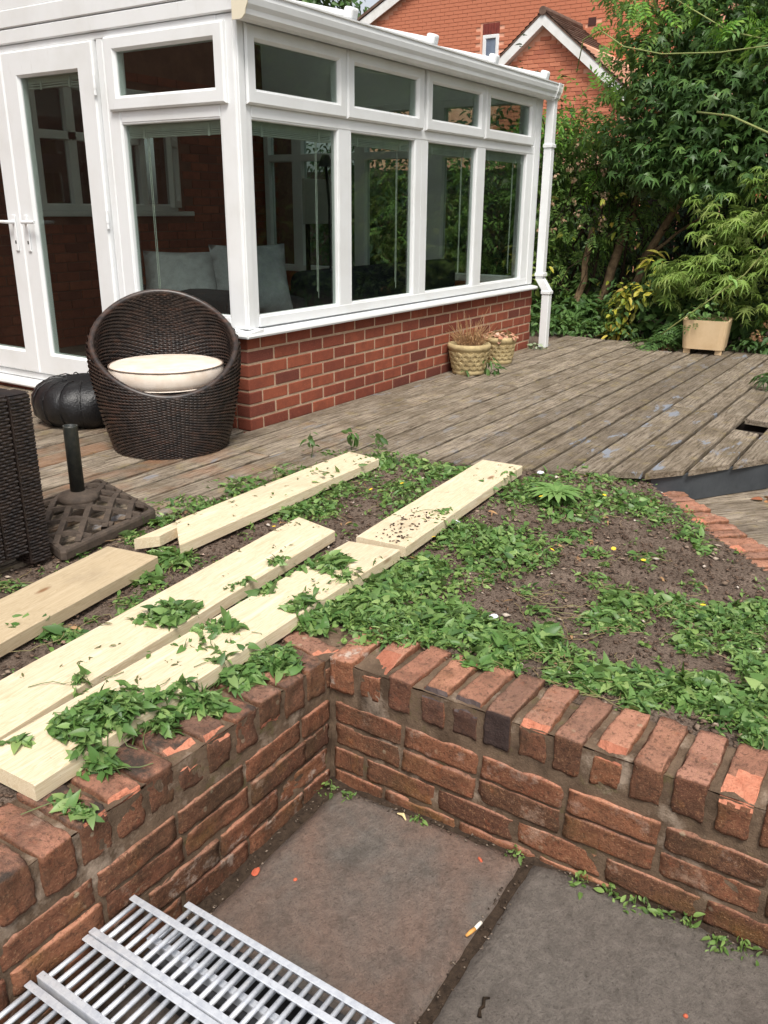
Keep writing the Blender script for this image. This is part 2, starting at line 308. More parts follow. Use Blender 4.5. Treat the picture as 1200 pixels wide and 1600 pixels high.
# ---------------------------------------------------------------- decking
def xf(y):
    P = [(3.2, -2.75), (-.56, -2.75), (-.62, -.45), (-.66, -.12), (-1.0, .03), (-1.3, .1), (-1.64, .2), (-1.95, .385), (-2.1, .447), (-2.25, .64), (-2.38, .84), (-2.52, 1.05), (-2.7, 1.4), (-3.0, 2.0), (-3.4, 2.9)]
    for (a, xa), (b, xb) in zip(P, P[1:]):
        if a >= y >= b: return xa+(xb-xa)*(a-y)/(a-b)
    return P[-1][1]
deck = bpy.data.objects.new('decking', None); COL.objects.link(deck); tag(deck, kind='structure'); ORG['decking'] = Vector()
def board(x0a, x0b, x1a, x1b, ya, yb, paint, brown=0., thick=.03, dz=0.):
    """ya > yb ; ends: left at x0a (ya side) / x0b, right x1a / x1b"""
    bm = bmesh.new(); n = max(1, int((x1a-x0a)/.7)); j = lambda s: random.uniform(-s, s)
    gap = .0085; top = []
    cx = (x0a+x1a)/2; cy = (ya+yb)/2
    tl = j(.0022); sec = []
    for i in range(n+1):
        t = i/n; xa = x0a+(x1a-x0a)*t; xb = x0b+(x1b-x0b)*t; w = j(.0016); zz = dz+j(.0016)
        ga = gap+random.uniform(-.0015, .003)
        sec.append([bm.verts.new(p) for p in ((xa-cx, ya-ga-cy+w, zz-thick), (xb-cx, yb+ga-cy+w, zz-thick), (xb-cx, yb+ga-cy+w, zz-.004-tl), (xb-cx, yb+ga+.003-cy+w, zz-tl), (xa-cx, ya-ga-.003-cy+w, zz+tl), (xa-cx, ya-ga-cy+w, zz-.004+tl))])
    for a, b in zip(sec, sec[1:]):
        for k in range(6): bm.faces.new((a[k], a[(k+1) % 6], b[(k+1) % 6], b[k]))
    bm.faces.new(sec[0][::-1]); bm.faces.new(sec[-1]); bmesh.ops.recalc_face_normals(bm, faces=bm.faces[:])
    o = obj('deck_board', bm, DECK, deck); o.location = (cx, cy, 0); o['paint'] = float(paint); o['brown'] = float(brown)
seams = [3.1]
y = 3.1
while y > .1: y -= .152; seams.append(y)
seams = [s+(.032-seams[-1]) for s in seams]
seams += [-.12, -.271, -.428, -.575, -.72, -.87, -1.02, -1.165, -1.315, -1.468, -1.617, -1.77, -1.924, -2.073, -2.23, -2.387, -2.54, -2.69, -2.84, -2.99, -3.14, -3.29]
for i, (a, b) in enumerate(zip(seams, seams[1:])):
    if b > -.01:                                       # left part, under the chair and the doors
        board(-2.75, -2.75, -.02, -.02, a, b, 0.15*(i % 3 == 0), random.choice((.3, .8, 1.))); continue
    if a > 0: board(-2.75, -2.75, -.36, -.36, a, b, 0, .9); board(-.352, -.352, 4.62, 4.62, -.006, b, .5, .0); continue
    xe = 4.62 if b > -.9 else (4.24 if b > -1.2 else 4.55)
    xe += random.uniform(-.03, .03)
    la, lb = xf(a), xf(b)
    if a > -.5: la = lb = -2.75
    pt = 1. if b < -1.5 else (.35 if b < -.5 else .5)
    if b > -.58:
        if i % 2 == 0: board(la, lb, -.36+.02, -.36+.02, a, b, .8 if b < -.5 else .1, .9); board(-.333, -.333, 2.05, 2.05, a, b, .25, .1); board(2.056, 2.056, xe, xe, a, b, 0.1)
        else: board(la, lb, .35, .35, a, b, .6, .6); board(.356, .356, xe, xe, a, b, 0.1)
    elif abs(a+2.23) < .01: board(la, lb, 1.60, 1.56, a, b, 1.); board(1.90, 1.88, xe, xe, a, b, 1.)
    elif i % 2 == 0 or b < -1.9: board(la, lb, 1.98, 1.98, a, b, pt); board(1.986, 1.986, xe, xe, a, b, pt*.35, dz=random.uniform(0, .004))
    else: board(la, lb, xe, xe, a, b, pt)
for x in (-2.4, -1.9, -1.4, -.9, -.33, .5, 1.15, 1.72, 2.02, 2.6, 3.2, 3.8, 4.2):
    yl, yh = (-.55, 3.0) if x < -.3 else (-3.25 if x > 2.6 else (-2.28 if x < 1 else -2.6), -.02)
    if x == .5: yl = -2.0
    obj('joist', B(x-.024, x+.024, yl, yh, -.15, -.034), DARKWOOD, deck)
obj('bearer', B(1.55, 1.6, -2.5, -2.28, -.15, -.036), DARKWOOD, deck)
scr = bmesh.new()
for a, b_ in zip(seams, seams[1:]):
    for x in (-2.4, -1.9, -1.4, -.9, .5, 1.15, 1.72, 2.6, 3.2, 3.8, 4.2):
        if x < 0 and b_ < -.56 or x > -.05 and a > 0.01 and b_ > -.01: continue
        if x < xf(a)+.05 or x < xf(b_)+.05: continue
        if abs(x-1.72) < .2 and abs(a+2.23) < .02: continue
        for f in (.22, .78):
            p_ = Vector((x+random.uniform(-.012, .012), a+(b_-a)*f, .0012)); vs_ = [scr.verts.new(p_+Vector((.0048*math.cos(k_*1.0472), .0048*math.sin(k_*1.0472), 0.0012))) for k_ in range(6)]; scr.faces.new(vs_)
tag(obj('screws', scr, m_plain('rusty_screw', (60, 52, 46), .6), deck), kind='stuff')
# slate-grey fascia under the curved front edge
fp = [(.30, -1.86), (.43, -1.98), (.50, -2.10), (.67, -2.25), (.87, -2.38), (1.08, -2.52), (1.43, -2.70), (2.03, -3.0), (2.9, -3.4)]
bm = bmesh.new()
for (x0, y0), (x1, y1) in zip(fp[2:], fp[3:]):
    hexa(bm, [(x0, y0, -.168), (x1, y1, -.168), (x1+.02, y1+.02, -.168), (x0+.02, y0+.02, -.168), (x0, y0, -.032), (x1, y1, -.032), (x1+.02, y1+.02, -.032), (x0+.02, y0+.02, -.032)])
bmesh.ops.recalc_face_normals(bm, faces=bm.faces[:]); obj('fascia', bm, FASC, deck)
bm = bmesh.new()
for (x0, y0), (x1, y1) in zip(fp[:2], fp[1:3]):
    hexa(bm, [(x0, y0, -.2), (x1, y1, -.2), (x1+.02, y1+.02, -.2), (x0+.02, y0+.02, -.2), (x0, y0, -.034), (x1, y1, -.034), (x1+.02, y1+.02, -.034), (x0+.02, y0+.02, -.034)])
bmesh.ops.recalc_face_normals(bm, faces=bm.faces[:]); obj('fascia', bm, DARKWOOD, deck)
# lower step of decking
low = bpy.data.objects.new('lower_decking', None); COL.objects.link(low); tag(low, kind='structure'); ORG['lower_decking'] = Vector()
dx, dy = .78, -.626; px, py = .626, .78       # along, across
for k in range(-9, 6):
    cxx, cyy = .40+px*.142*k, -2.47+py*.142*k
    bm = bmesh.new(); s0 = -.02 if k > -2 else -.30
    box(bm, s0, 3.2, .004, .138, -.03, 0, .003)
    o = obj('deck_board', bm, DECK, low); o.location = (cxx, cyy, -.172); o.rotation_euler = (0, 0, math.atan2(dy, dx)); o['paint'] = .25

# ================================================================ conservatory
cons = thing('conservatory', 'white framed conservatory on a low red brick wall with sliding row of four front windows', 'conservatory', (0, 0, 0))
cons['label'] = 'white framed conservatory with a row of tall windows on a low red brick wall'
dw = obj('dwarf_wall', B(.0035, 3.748, .0035, .2, -.3, .512), MORT, cons)
brick_me = {}
def simple_brick(L, W, H, bev=.005):
    k = (L, W, H)
    if k not in brick_me:
        m = bpy.data.meshes.new('brick'); bm = B(-L/2, L/2, -W/2, W/2, -H/2, H/2, bev); bm.to_mesh(m); bm.free(); brick_me[k] = m
    return brick_me[k]
def put(name, me, mat, parent, loc, rz=0., sc=(1, 1, 1), rx=0., ry=0.):
    if not me.materials: me.materials.append(mat)
    o = bpy.data.objects.new(name, me); link(o, parent); o.location = loc; o.rotation_euler = (rx, ry, rz); o.scale = sc; return o
me_s = simple_brick(.216, .1, .0655)
nb = 0
for r in range(-1, 7):
    zc = .063-.0385+.0755*r
    if zc+.033 > .512: zc -= .0
    off = .0 if r % 2 else .1125
    x = -.1125*(0 if r % 2 else 1)
    while x < 3.75:
        a = max(x, 0.); b = min(x+.216, 3.752); 
        if b-a > .03:
            put('brick', me_s, BRN, dw, ((a+b)/2, .05+random.uniform(-.0012, .0012), zc), sc=((b-a)/.216, 1, 1)); nb += 1
        x += .2265
    put('brick', me_s, BRN, dw, (.05-.0005, .102+(.0555 if r % 2 else .115)+.001, zc), R(90), sc=(.51 if r % 2 else 1.02, 1, 1))
# frames ------------------------------------------------------------
def bars(bm, axis, rects, d0, d1, bev=.006):
    for (a0, a1, z0, z1) in rects:
        if axis == 'x': box(bm, a0, a1, d0, d1, z0, z1, bev)
        else: box(bm, d0, d1, a0, a1, z0, z1, bev)
def ring(bm, axis, a0, a1, z0, z1, w, d0, d1, ch=.012):
    """mitred rectangular frame with a chamfered outer and inner front arris; d0 is the outside face"""
    def P(a, z, d): return (a, d, z) if axis == 'x' else (d, a, z)
    def loop(i, d): return [bm.verts.new(P(a0+i, z0+i, d)), bm.verts.new(P(a1-i, z0+i, d)), bm.verts.new(P(a1-i, z1-i, d)), bm.verts.new(P(a0+i, z1-i, d))]
    Ls = [loop(0, d1), loop(0, d0+ch*.7), loop(ch*.7, d0), loop(w-ch, d0), loop(w, d0+ch*1.3), loop(w, d1)]
    Ls.append(Ls[0])
    for A, Bq in zip(Ls, Ls[1:]):
        for k in range(4): bm.faces.new((A[k], A[(k+1) % 4], Bq[(k+1) % 4], Bq[k]))
    bmesh.ops.recalc_face_normals(bm, faces=bm.faces[:])
bm = bmesh.new()                                    # sill, two runs mitred at the corner
pr = [(0, 0, .512), (0, -.046, .512), (0, -.05, .522), (0, -.046, .535), (0, .09, .553), (0, .09, .512)]
sweep(bm, pr, (-.04, 0, 0), (3.76, 0, 0)); obj('sill', bm, UPVC, cons)
bm = bmesh.new(); sweep(bm, [(-.046, 0, .5125), (-.05, 0, .5225), (-.046, 0, .5355), (.088, 0, .5535), (.088, 0, .5125)], (0, -.0455, 0), (0, .96, 0)); obj('sill', bm, UPVC, cons)
bm = bmesh.new(); box(bm, .012, .122, .012, .122, .55, 2.06, .008, 2); box(bm, .02, .07, -.004, .05, .55, 2.05, .004); obj('corner_post', bm, UPVC, cons)
gl = [(.124, .871), (1.0, 1.735), (1.9, 2.618), (2.752, 3.503)]
mull = [(.871, 1.0), (1.735, 1.9), (2.618, 2.752), (3.503, 3.63)]
bm = bmesh.new()
bars(bm, 'x', [(.122, 3.63, .553, .612), (.122, 3.63, 1.602, 1.668), (.122, 3.63, 2.02, 2.06)], .012, .075, .007)
for i, (a, b) in enumerate(mull):
    bars(bm, 'x', [(a, b, .6, 2.03)], .0145, .0725, .007)
    if i == 1: box(bm, (a+b)/2-.002, (a+b)/2+.002, .0135, .03, .556, 1.66, 0)
bars(bm, 'x', [(3.63, 3.75, .553, 2.06)], .01, .12, .006)
obj('front_frame', bm, UPVC, cons)
def window(axis, a0, a1, s, first=False, tag_=None):
    """lower fixed pane + top hung casement + raised blind; s: +1 wall faces -axis normal"""
    d = .015
    w_ = obj('window', (lambda b: (ring(b, axis, a0-.006, a1+.006, .606, 1.608, .012, .016, .06, .004), b)[1])(bmesh.new()), UPVC, cons)
    p = bmesh.new(); bars(p, axis, [(a0, a1, .608, 1.606)], .04, .046, 0); obj('pane', p, GLASS, w_)
    q = bmesh.new(); ring(q, axis, a0-.001, a1+.001, .611, 1.603, .005, .03, .041, .001); obj('gasket', q, GASKET, w_)
    c0, c1 = a0-.062, a1+.062
    if axis == 'x': c0, c1 = (a0-.048 if a0 < .2 else a0-.062), a1+.06
    b = bmesh.new(); ring(b, axis, c0, c1, 1.664, 2.028, .075, -.012, .05, .014); obj('casement', b, UPVC, w_)
    p = bmesh.new(); bars(p, axis, [(c0+.06, c1-.06, 1.72, 1.97)], .012, .018, 0); obj('pane', p, GLASS, w_)
    bl = bmesh.new(); bars(bl, axis, [(a0+.004, a1-.004, 1.565, 1.602)], .062, .09, .002)
    for k in range(4): bars(bl, axis, [(a0+.006, a1-.006, 1.531+.009*k, 1.537+.009*k)], .06, .092, 0)
    for t in (.17, .83):
        q = a0+(a1-a0)*t; bars(bl, axis, [(q-.008, q+.008, 1.525, 1.585)], .056, .0615, 0)
    obj('blind', bl, BLIND, w_)
    cd = bmesh.new(); q = a1-(a1-a0)*.2
    bars(cd, axis, [(q, q+.003, .70, 1.53), (q+.012, q+.0145, .66, 1.53)], .07, .073, 0); obj('blind_cord', cd, BLIND, w_)
GASKET = m_plain('dark_rubber_gasket', (52, 54, 54), .7)
BLIND = m_plain('pale_green_blind', (214, 218, 208), .6, var=(196, 200, 192), sc=8)
for a, b in gl: window('x', a, b, 1)
# left face: one window next to the corner, then double doors
bm = bmesh.new()
bars(bm, 'y', [(.122, .863, .553, .612), (.122, .863, 1.602, 1.668)], .0125, .0755, .007)
bars(bm, 'y', [(.863, .96, .553, 2.06)], .012, .076, .007); bars(bm, 'y', [(.96, 1.015, .08, 2.06)], .0135, .08, .006); bars(bm, 'y', [(.122, 2.74, 2.025, 2.06)], .0115, .0765, .004); bars(bm, 'y', [(2.66, 2.9, .08, 2.06)], .0125, .08, .006)
bars(bm, 'y', [(1.015, 2.66, .075, .118)], .008, .085, .004)
obj('left_frame', bm, UPVC, cons)
obj('pier', B(.008, .2, .21, .955, -.3, .512), BRN, cons)
window('y', .124, .863, 1)
def door(y0, y1, hy, sgn):
    b = bmesh.new(); ring(b, 'y', y0, y1, .124, 2.022, .142, -.012, .05, .014)
    dr = obj('door', b, UPVC, cons)
    p = bmesh.new(); bars(p, 'y', [(y0+.13, y1-.13, .25, 1.9)], .012, .018, 0); obj('pane', p, GLASS, dr)
    bl = bmesh.new(); bars(bl, 'y', [(y0+.15, y1-.15, 1.85, 1.885)], .05, .07, .002); bars(bl, 'y', [(y0+.15, y1-.15, 1.825, 1.832), (y0+.15, y1-.15, 1.838, 1.844)], .052, .075, 0)
    for t in (.25, .75): bars(bl, 'y', [(y0+.15+(y1-y0-.3)*t, y0+.165+(y1-y0-.3)*t, 1.815, 1.875)], .045, .0495, 0)
    obj('blind', bl, BLIND, dr)
    h = bmesh.new(); box(h, -.022, -.013, hy-.017, hy+.017, .9, 1.12, .005, 2); box(h, -.0235, -.0225, hy-.006, hy+.006, .945, .965, 0, mi=1)
    tube(h, [(-.02, hy, 1.076), (-.05, hy, 1.076), (-.055, hy+sgn*.02, 1.076), (-.055, hy+sgn*.13, 1.078)], [.011, .011, .011, .009], 10)
    obj('handle', h, [UPVC, TUBE], dr, smooth=False)
door(1.022, 1.836, 1.775, -1); door(1.84, 2.654, 1.9, 1)
for z in (.35, 1.10, 1.80):
    h = bmesh.new(); tube(h, [(-.016, 1.018, z-.05), (-.016, 1.018, z+.05)], .009, 10); tube(h, [(-.016, 1.018, z-.018), (-.016, 1.018, z+.018)], .011, 10); obj('hinge', h, UPVC, cons)
bm = bmesh.new(); sweep(bm, [(-.06, 0, .03), (-.066, 0, .04), (-.06, 0, .062), (.09, 0, .078), (.09, 0, .03)], (0, .962, 0), (0, 2.9, 0)); obj('threshold', bm, UPVC, cons)
obj('door_plinth', B(.0, .2, .965, 2.9, -.3, .03), BRN, cons)
for k, (z0, z1) in enumerate(((2.062, 2.138), (2.142, 2.236))):
    obj('fascia_board', B(-.004-.004*k, .08, -.005, 3.0, z0, z1, .006), UPVC, cons)
# right side face (glazed) and far frames
bm = bmesh.new(); bars(bm, 'y', [(.12, .17, .553, 2.06), (.9, 1.06, .553, 2.06), (1.74, 1.86, .553, 2.06), (2.5, 2.62, .553, 2.06), (2.92, 2.98, .553, 2.06)], 3.65, 3.745, .005)
bars(bm, 'y', [(.12, 2.98, .553, .615), (.12, 2.98, 1.602, 1.668), (.12, 2.98, 2.0, 2.06)], 3.652, 3.743, .005); obj('side_frame', bm, UPVC, cons)
obj('side_wall', B(3.55, 3.75, .205, 2.98, -.3, .55), BRN, cons)
bm = bmesh.new(); bars(bm, 'y', [(.17, 2.92, .61, 2.0)], 3.7, 3.706, 0); obj('side_pane', bm, GLASS, cons)
# roof, gutter, downpipe
def m_poly():
    s = NT('polycarbonate_roof'); s.fin((222, 224, 220), .35); tr = s.N('BsdfTranslucent'); tr.inputs[0].default_value = lin((232, 236, 232))
    mx = s.N('MixShader'); mx.inputs[0].default_value = .34; s.l.new(s.b.outputs[0], mx.inputs[1]); s.l.new(tr.outputs[0], mx.inputs[2]); s.l.new(mx.outputs[0], s.out.inputs[0]); return s.m
ROOF = m_poly()
rf = bmesh.new(); hexa(rf, [(-.02, -.05, 2.135), (3.78, -.05, 2.135), (3.78, 3.0, 2.86), (-.02, 3.0, 2.86), (-.02, -.05, 2.16), (3.78, -.05, 2.16), (3.78, 3.0, 2.89), (-.02, 3.0, 2.89)])
bmesh.ops.recalc_face_normals(rf, faces=rf.faces[:]); roof = obj('roof', rf, ROOF, cons)
bm = bmesh.new(); hexa(bm, [(.0, -.0, 2.238), (.05, -.0, 2.238), (.05, 3.0, 2.238), (.0, 3.0, 2.238), (.0, 0, 2.2385), (.05, 0, 2.2385), (.05, 3, 2.84), (.0, 3, 2.84)]); bmesh.ops.recalc_face_normals(bm, faces=bm.faces[:]); obj('gable_infill', bm, UPVC, cons)
bm = bmesh.new(); hexa(bm, [(3.69, 0, 2.06), (3.74, 0, 2.06), (3.74, 3.0, 2.06), (3.69, 3.0, 2.06), (3.69, 0, 2.1), (3.74, 0, 2.1), (3.74, 3, 2.84), (3.69, 3, 2.84)]); bmesh.ops.recalc_face_normals(bm, faces=bm.faces[:]); obj('gable_infill', bm, UPVC, cons)
obj('eaves_beam', B(0., 3.75, -.03, .1, 2.062, 2.137, .004), UPVC, cons)
sl = math.atan2(.73, 3.05)
for x in (0.0, .92, 1.82, 2.70, 3.62):
    b = bmesh.new(); M_ = Matrix.Translation((x, -.055, 2.165)) @ Matrix.Rotation(sl, 4, 'X')
    box(b, -.028, .028, 0, 3.05, .0, .035, .008, 2, M=M_)
    gb = obj('glazing_bar', b, UPVC, roof)
    b = bmesh.new(); box(b, -.034, .034, -.016, .05, -.012, .058, .016, 3, M=M_); obj('end_cap', b, UPVC, roof)
bm = bmesh.new()
gp = [(0, -.032, 2.02), (0, -.085, 2.02), (0, -.108, 2.036), (0, -.112, 2.058), (0, -.124, 2.078), (0, -.13, 2.105), (0, -.128, 2.128), (0, -.136, 2.132), (0, -.136, 2.14), (0, -.12, 2.14), (0, -.118, 2.1), (0, -.1, 2.05), (0, -.05, 2.032), (0, -.034, 2.032), (0, -.032, 2.12), (0, -.028, 2.12)]
sweep(bm, gp, (-.03, 0, 0), (3.80, 0, 0)); gut = obj('gutter', bm, UPVC, cons)
for x0, x1 in ((-.036, -.03), (3.80, 3.806)):
    bm = bmesh.new(); sweep(bm, [(0, -.03, 2.015), (0, -.088, 2.015), (0, -.112, 2.034), (0, -.117, 2.056), (0, -.129, 2.076), (0, -.135, 2.104), (0, -.14, 2.142), (0, -.03, 2.142)], (x0, 0, 0), (x1, 0, 0)); obj('end_stop', bm, m_plain('cream_plastic', (222, 214, 192), .4), gut)
bm = bmesh.new(); sweep(bm, [(0, -.03, 2.012), (0, -.09, 2.012), (0, -.114, 2.032), (0, -.12, 2.056), (0, -.132, 2.078), (0, -.138, 2.104), (0, -.142, 2.142), (0, -.03, 2.142)], (3.71, 0, 0), (3.75, 0, 0)); obj('joint_bracket', bm, UPVC, gut)
dp = bmesh.new(); box(dp, 3.735, 3.805, -.095, -.025, .60, 2.05, .006, 2)
hexa(dp, [(3.735, -.165, .50), (3.805, -.165, .50), (3.805, -.095, .50), (3.735, -.095, .50), (3.735, -.095, .60), (3.805, -.095, .60), (3.805, -.025, .60), (3.735, -.025, .60)])
box(dp, 3.735, 3.805, -.165, -.095, .004, .50, .006, 2); bmesh.ops.recalc_face_normals(dp, faces=dp.faces[:]); pipe = obj('downpipe', dp, UPVC, cons)
for z in (1.66, .62): obj('bracket', B(3.726, 3.814, -.104, -.02, z, z+.03, .004), UPVC, pipe)
for z in (.47,): obj('bracket', B(3.728, 3.812, -.172, -.088, z, z+.03, .004), UPVC, pipe)
# interior floor
tag(obj('room_floor', B(.2, 3.55, .2, 2.98, -.02, .06), m_plain('grey_carpet', (92, 86, 80), .95, var=(70, 66, 60), sc=30)), kind='structure')

# ================================================================ the house the conservatory leans on
house = thing('brick_house', 'red brick house wall with white window seen through the conservatory glass', 'house', (1, 3, 0))
BRW = m_plain('wall_brick_mortar', (118, 84, 70), .9, var=(96, 66, 56), sc=6)
bm = bmesh.new(); box(bm, -9, .98, 3.0, 3.25, -.4, 5.2); box(bm, 2.44, 4.3, 3.0, 3.25, -.4, 3.0); box(bm, .98, 2.44, 3.0, 3.25, -.4, 1.12); box(bm, .98, 2.44, 3.0, 3.25, 2.1, 5.2)
hw = obj('wall', bm, BRW, house)
me_h = simple_brick(.216, .01, .0655, .003); me_list = []
Vb = []; cnt = 0
bmx = bmesh.new()
for r in range(0, 30):
    zc = .02+.075*r; x = -.3-.1125*(r % 2)
    while x < 3.7:
        xc = x+.108
        if not (.86 < xc < 2.56 and 1.06 < zc < 2.16):
            if .1 < xc < 2.9 and .45 < zc < 2.05 and cnt < 290: put('brick', me_h, BRN, hw, (xc, 2.997, zc)); cnt += 1
            else: box(bmx, xc-.108, xc+.108, 2.992, 3.001, zc-.0327, zc+.0327)
        x += .2265
tag(obj('brickwork', bmx, BRN, hw), kind='stuff')
wf = bmesh.new(); ring(wf, 'x', .985, 2.435, 1.13, 2.1, .06, 2.975, 3.05)
for (a, b, c, d_) in ((1.30, 1.38, 1.16, 2.07), (2.02, 2.09, 1.16, 2.07), (1.0, 2.05, 1.665, 1.73)): box(wf, a, b, 2.98, 3.04, c, d_, .004)
win = obj('window', wf, UPVC, house)
cs = bmesh.new(); M_ = Matrix.Translation((2.42, 2.975, 0)) @ Matrix.Rotation(R(38), 4, 'Z')
for q in ((-.42, -.36, 1.16, 2.07), (-.06, 0, 1.16, 2.07), (-.37, -.05, 1.16, 1.22), (-.37, -.05, 2.01, 2.07), (-.37, -.05, 1.66, 1.72)): box(cs, q[0], q[1], -.04, 0, q[2], q[3], .004, M=M_)
obj('casement', cs, UPVC, win)
obj('pane', B(1.0, 2.42, 3.02, 3.026, 1.16, 2.07), GLASS, win); obj('window_sill', B(.93, 2.6, 2.94, 3.02, 1.09, 1.13, .006), UPVC, win)
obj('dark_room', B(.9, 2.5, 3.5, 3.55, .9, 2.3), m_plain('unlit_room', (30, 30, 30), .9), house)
# things inside the room
FAB = m_plain('charcoal_fabric', (50, 52, 56), .95, var=(40, 42, 46), sc=40, bump=.2, spec=.1)
GREYC = m_plain('light_grey_fabric', (150, 150, 154), .9, var=(128, 128, 132), sc=20, bump=.1, spec=.1)
def sofa(name, label, x0, x1, y0, y1, back):
    t = thing(name, label, 'sofa', ((x0+x1)/2, (y0+y1)/2, .06))
    obj('seat', B(x0+.15, x1-.15, y0+.1, y1-.1, .12, .46, .05, 3), FAB, t, True); obj('base', B(x0+.02, x1-.02, y0+.02, y1-.02, .06, .2, .02), FAB, t)
    if back == 'front': obj('backrest', B(x0+.02, x1-.02, y0, y0+.22, .13, .76, .08, 3), FAB, t, True)
    else: obj('backrest', B(x0, x0+.22, y0+.02, y1-.02, .13, .70, .08, 3), FAB, t, True)
    obj('arm', B(x0, x0+.18, y0+.05, y1, .12, .62, .07, 3), FAB, t, True); obj('arm', B(x1-.18, x1, y0+.05, y1, .12, .62, .07, 3), FAB, t, True)
sofa('sofa', 'dark charcoal fabric sofa inside the conservatory with its back to the front windows', 1.25, 3.4, .55, 1.4, 'front')
sofa('armchair', 'dark fabric chair inside the conservatory by the left window', .3, 1.15, .4, 1.3, 'left'); bpy.data.objects['armchair']['category'] = 'chair'
def pillow(name, label, loc, rot, sx, sz, mat, group=None):
    bm = bmesh.new(); n = 10; g = [[None]*(n+1) for _ in range(2*(n+1))]
    for s in (0, 1):
        for i in range(n+1):
            row = []
            for j in range(n+1):
                u, v = i/n*2-1, j/n*2-1; h = .075*((1-u**4)*(1-v**4))**.6*(1 if s else -1); k = 1-.05*(u*u*v*v)-.04*(1-max(abs(u), abs(v)))
                row.append(bm.verts.new((u*sx/2*(1-.06*(1-v*v)*abs(u)), h+noise.noise(Vector((u*2, v*2, s*3)))*.008, v*sz/2*(1-.06*(1-u*u)*abs(v)))))
            g[s*(n+1)+i] = row
        for i in range(n):
            for j in range(n): bm.faces.new([g[s*(n+1)+a][b] for a, b in ((i, j), (i+1, j), (i+1, j+1), (i, j+1))])
    bmesh.ops.remove_doubles(bm, verts=bm.verts[:], dist=.0008); bmesh.ops.recalc_face_normals(bm, faces=bm.faces[:])
    o = obj(name, bm, mat, smooth=True); o.location = loc; o.rotation_euler = rot; return tag(o, label, 'cushion', group)
pillow('cushion', 'light grey cushion inside the left window, further from the corner post', (.42, .88, .72), (R(-20), 0, R(-50)), .5, .42, GREYC, 'grey cushions inside the conservatory')
pillow('cushion', 'light grey cushion inside the left window, right beside the corner post', (.68, .55, .74), (R(-18), 0, R(-28)), .5, .46, GREYC, 'grey cushions inside the conservatory')
t = thing('easel_board', 'pale blank board on thin legs standing behind the dark sofa', 'board', (3.3, 1.95, .06))
obj('board', B(2.98, 3.6, 1.94, 1.965, 1.03, 1.42, .004), m_plain('pale_board', (168, 166, 160), .6), t)
for x in (3.05, 3.5): obj('leg', B(x, x+.03, 1.96, 1.99, .06, 1.1), DARKWOOD, t)
t = thing('floor_lamp', 'thin black floor lamp with a curved arm behind the second front window', 'lamp', (2.95, 1.1, .06))
b = bmesh.new(); tube(b, [(2.92, 1.6, .08), (2.9, 1.6, 1.2), (2.84, 1.58, 1.45), (2.72, 1.5, 1.56)], .012, 8); obj('stem', b, LEATHER, t); b = bmesh.new(); lathe(b, [(.1, 0), (.1, .02), (.02, .03)], 20, (2.92, 1.6, .06)); obj('base', b, LEATHER, t)
b = bmesh.new(); lathe(b, [(.07, 0), (.03, .09)], 16, (2.71, 1.49, 1.5)); obj('lamp_shade', b, LEATHER, t)
# ================================================================ patio
patio = bpy.data.objects.new('patio', None); COL.objects.link(patio); tag(patio, kind='structure'); ORG['patio'] = Vector()
def pz(x, y): return -.405-.045*(y+1.9)+.048*(x+1.8)
def rough_sheet(x0, x1, y0, y1, nx, ny, zf):
    V = []; F = []
    for i in range(nx+1):
        for j in range(ny+1):
            x = x0+(x1-x0)*i/nx; y = y0+(y1-y0)*j/ny; V.append((x, y, zf(x, y)))
    idx = np.arange((nx+1)*(ny+1)).reshape(nx+1, ny+1)
    F = np.stack([idx[:-1, :-1], idx[1:, :-1], idx[1:, 1:], idx[:-1, 1:]], -1).reshape(-1, 4); return V, F
def slab(x0, x1, y0, y1, rust, seed):
    n = noise.noise
    bm = bmesh.new(); nx, ny = max(4, int((x1-x0)/.03)), max(4, int((y1-y0)/.03)); g = []
    cx, cy = (x0+x1)/2, (y0+y1)/2
    for i in range(nx+1):
        row = []
        for j in range(ny+1):
            x = x0+(x1-x0)*i/nx; y = y0+(y1-y0)*j/ny
            e = min(i, nx-i, j, ny-j); p = Vector((x*5+seed, y*5, 0)); z = pz(x, y)+.004*n(p)+.0025*n(p*4)-(.007 if e == 0 else 0)
            if e == 0: x += .006*n(p*6+Vector((9, 0, 0))); y += .006*n(p*6+Vector((0, 9, 0)))
            row.append(bm.verts.new((x-cx, y-cy, z)))
        g.append(row)
    for i in range(nx):
        for j in range(ny): bm.faces.new((g[i][j], g[i+1][j], g[i+1][j+1], g[i][j+1]))
    e = [ed for ed in bm.edges if ed.is_boundary]; r = bmesh.ops.extrude_edge_only(bm, edges=e)
    for v in r['geom']:
        if isinstance(v, bmesh.types.BMVert): v.co.z -= .04
    bmesh.ops.recalc_face_normals(bm, faces=bm.faces[:])
    o = obj('paving_slab', bm, SLAB, patio, True); o.location = (cx, cy, 0); o['rust'] = float(rust)
slab(-2.50, -1.818, -2.511, -1.935, 1., 3); slab(-3.2, -2.525, -2.511, -1.935, .6, 11); slab(-2.46, -1.812, -3.15, -2.541, .06, 23); slab(-3.2, -2.485, -3.15, -2.541, .1, 31)
slab(-2.4, -1.815, -3.8, -3.18, .1, 43)
V, F = rough_sheet(-3.6, -1.78, -4.2, -1.87, 60, 80, lambda x, y: pz(x, y)-.012+.006*noise.noise(Vector((x*22, y*22, 0)))+.010*max(0, 1-abs(y+1.9)/.06)+.008*max(0, 1-abs(x+1.8)/.05))
tag(obj('joint_soil', mesh_np('joint_soil', V, [F]), JSOIL, smooth=True), kind='structure')

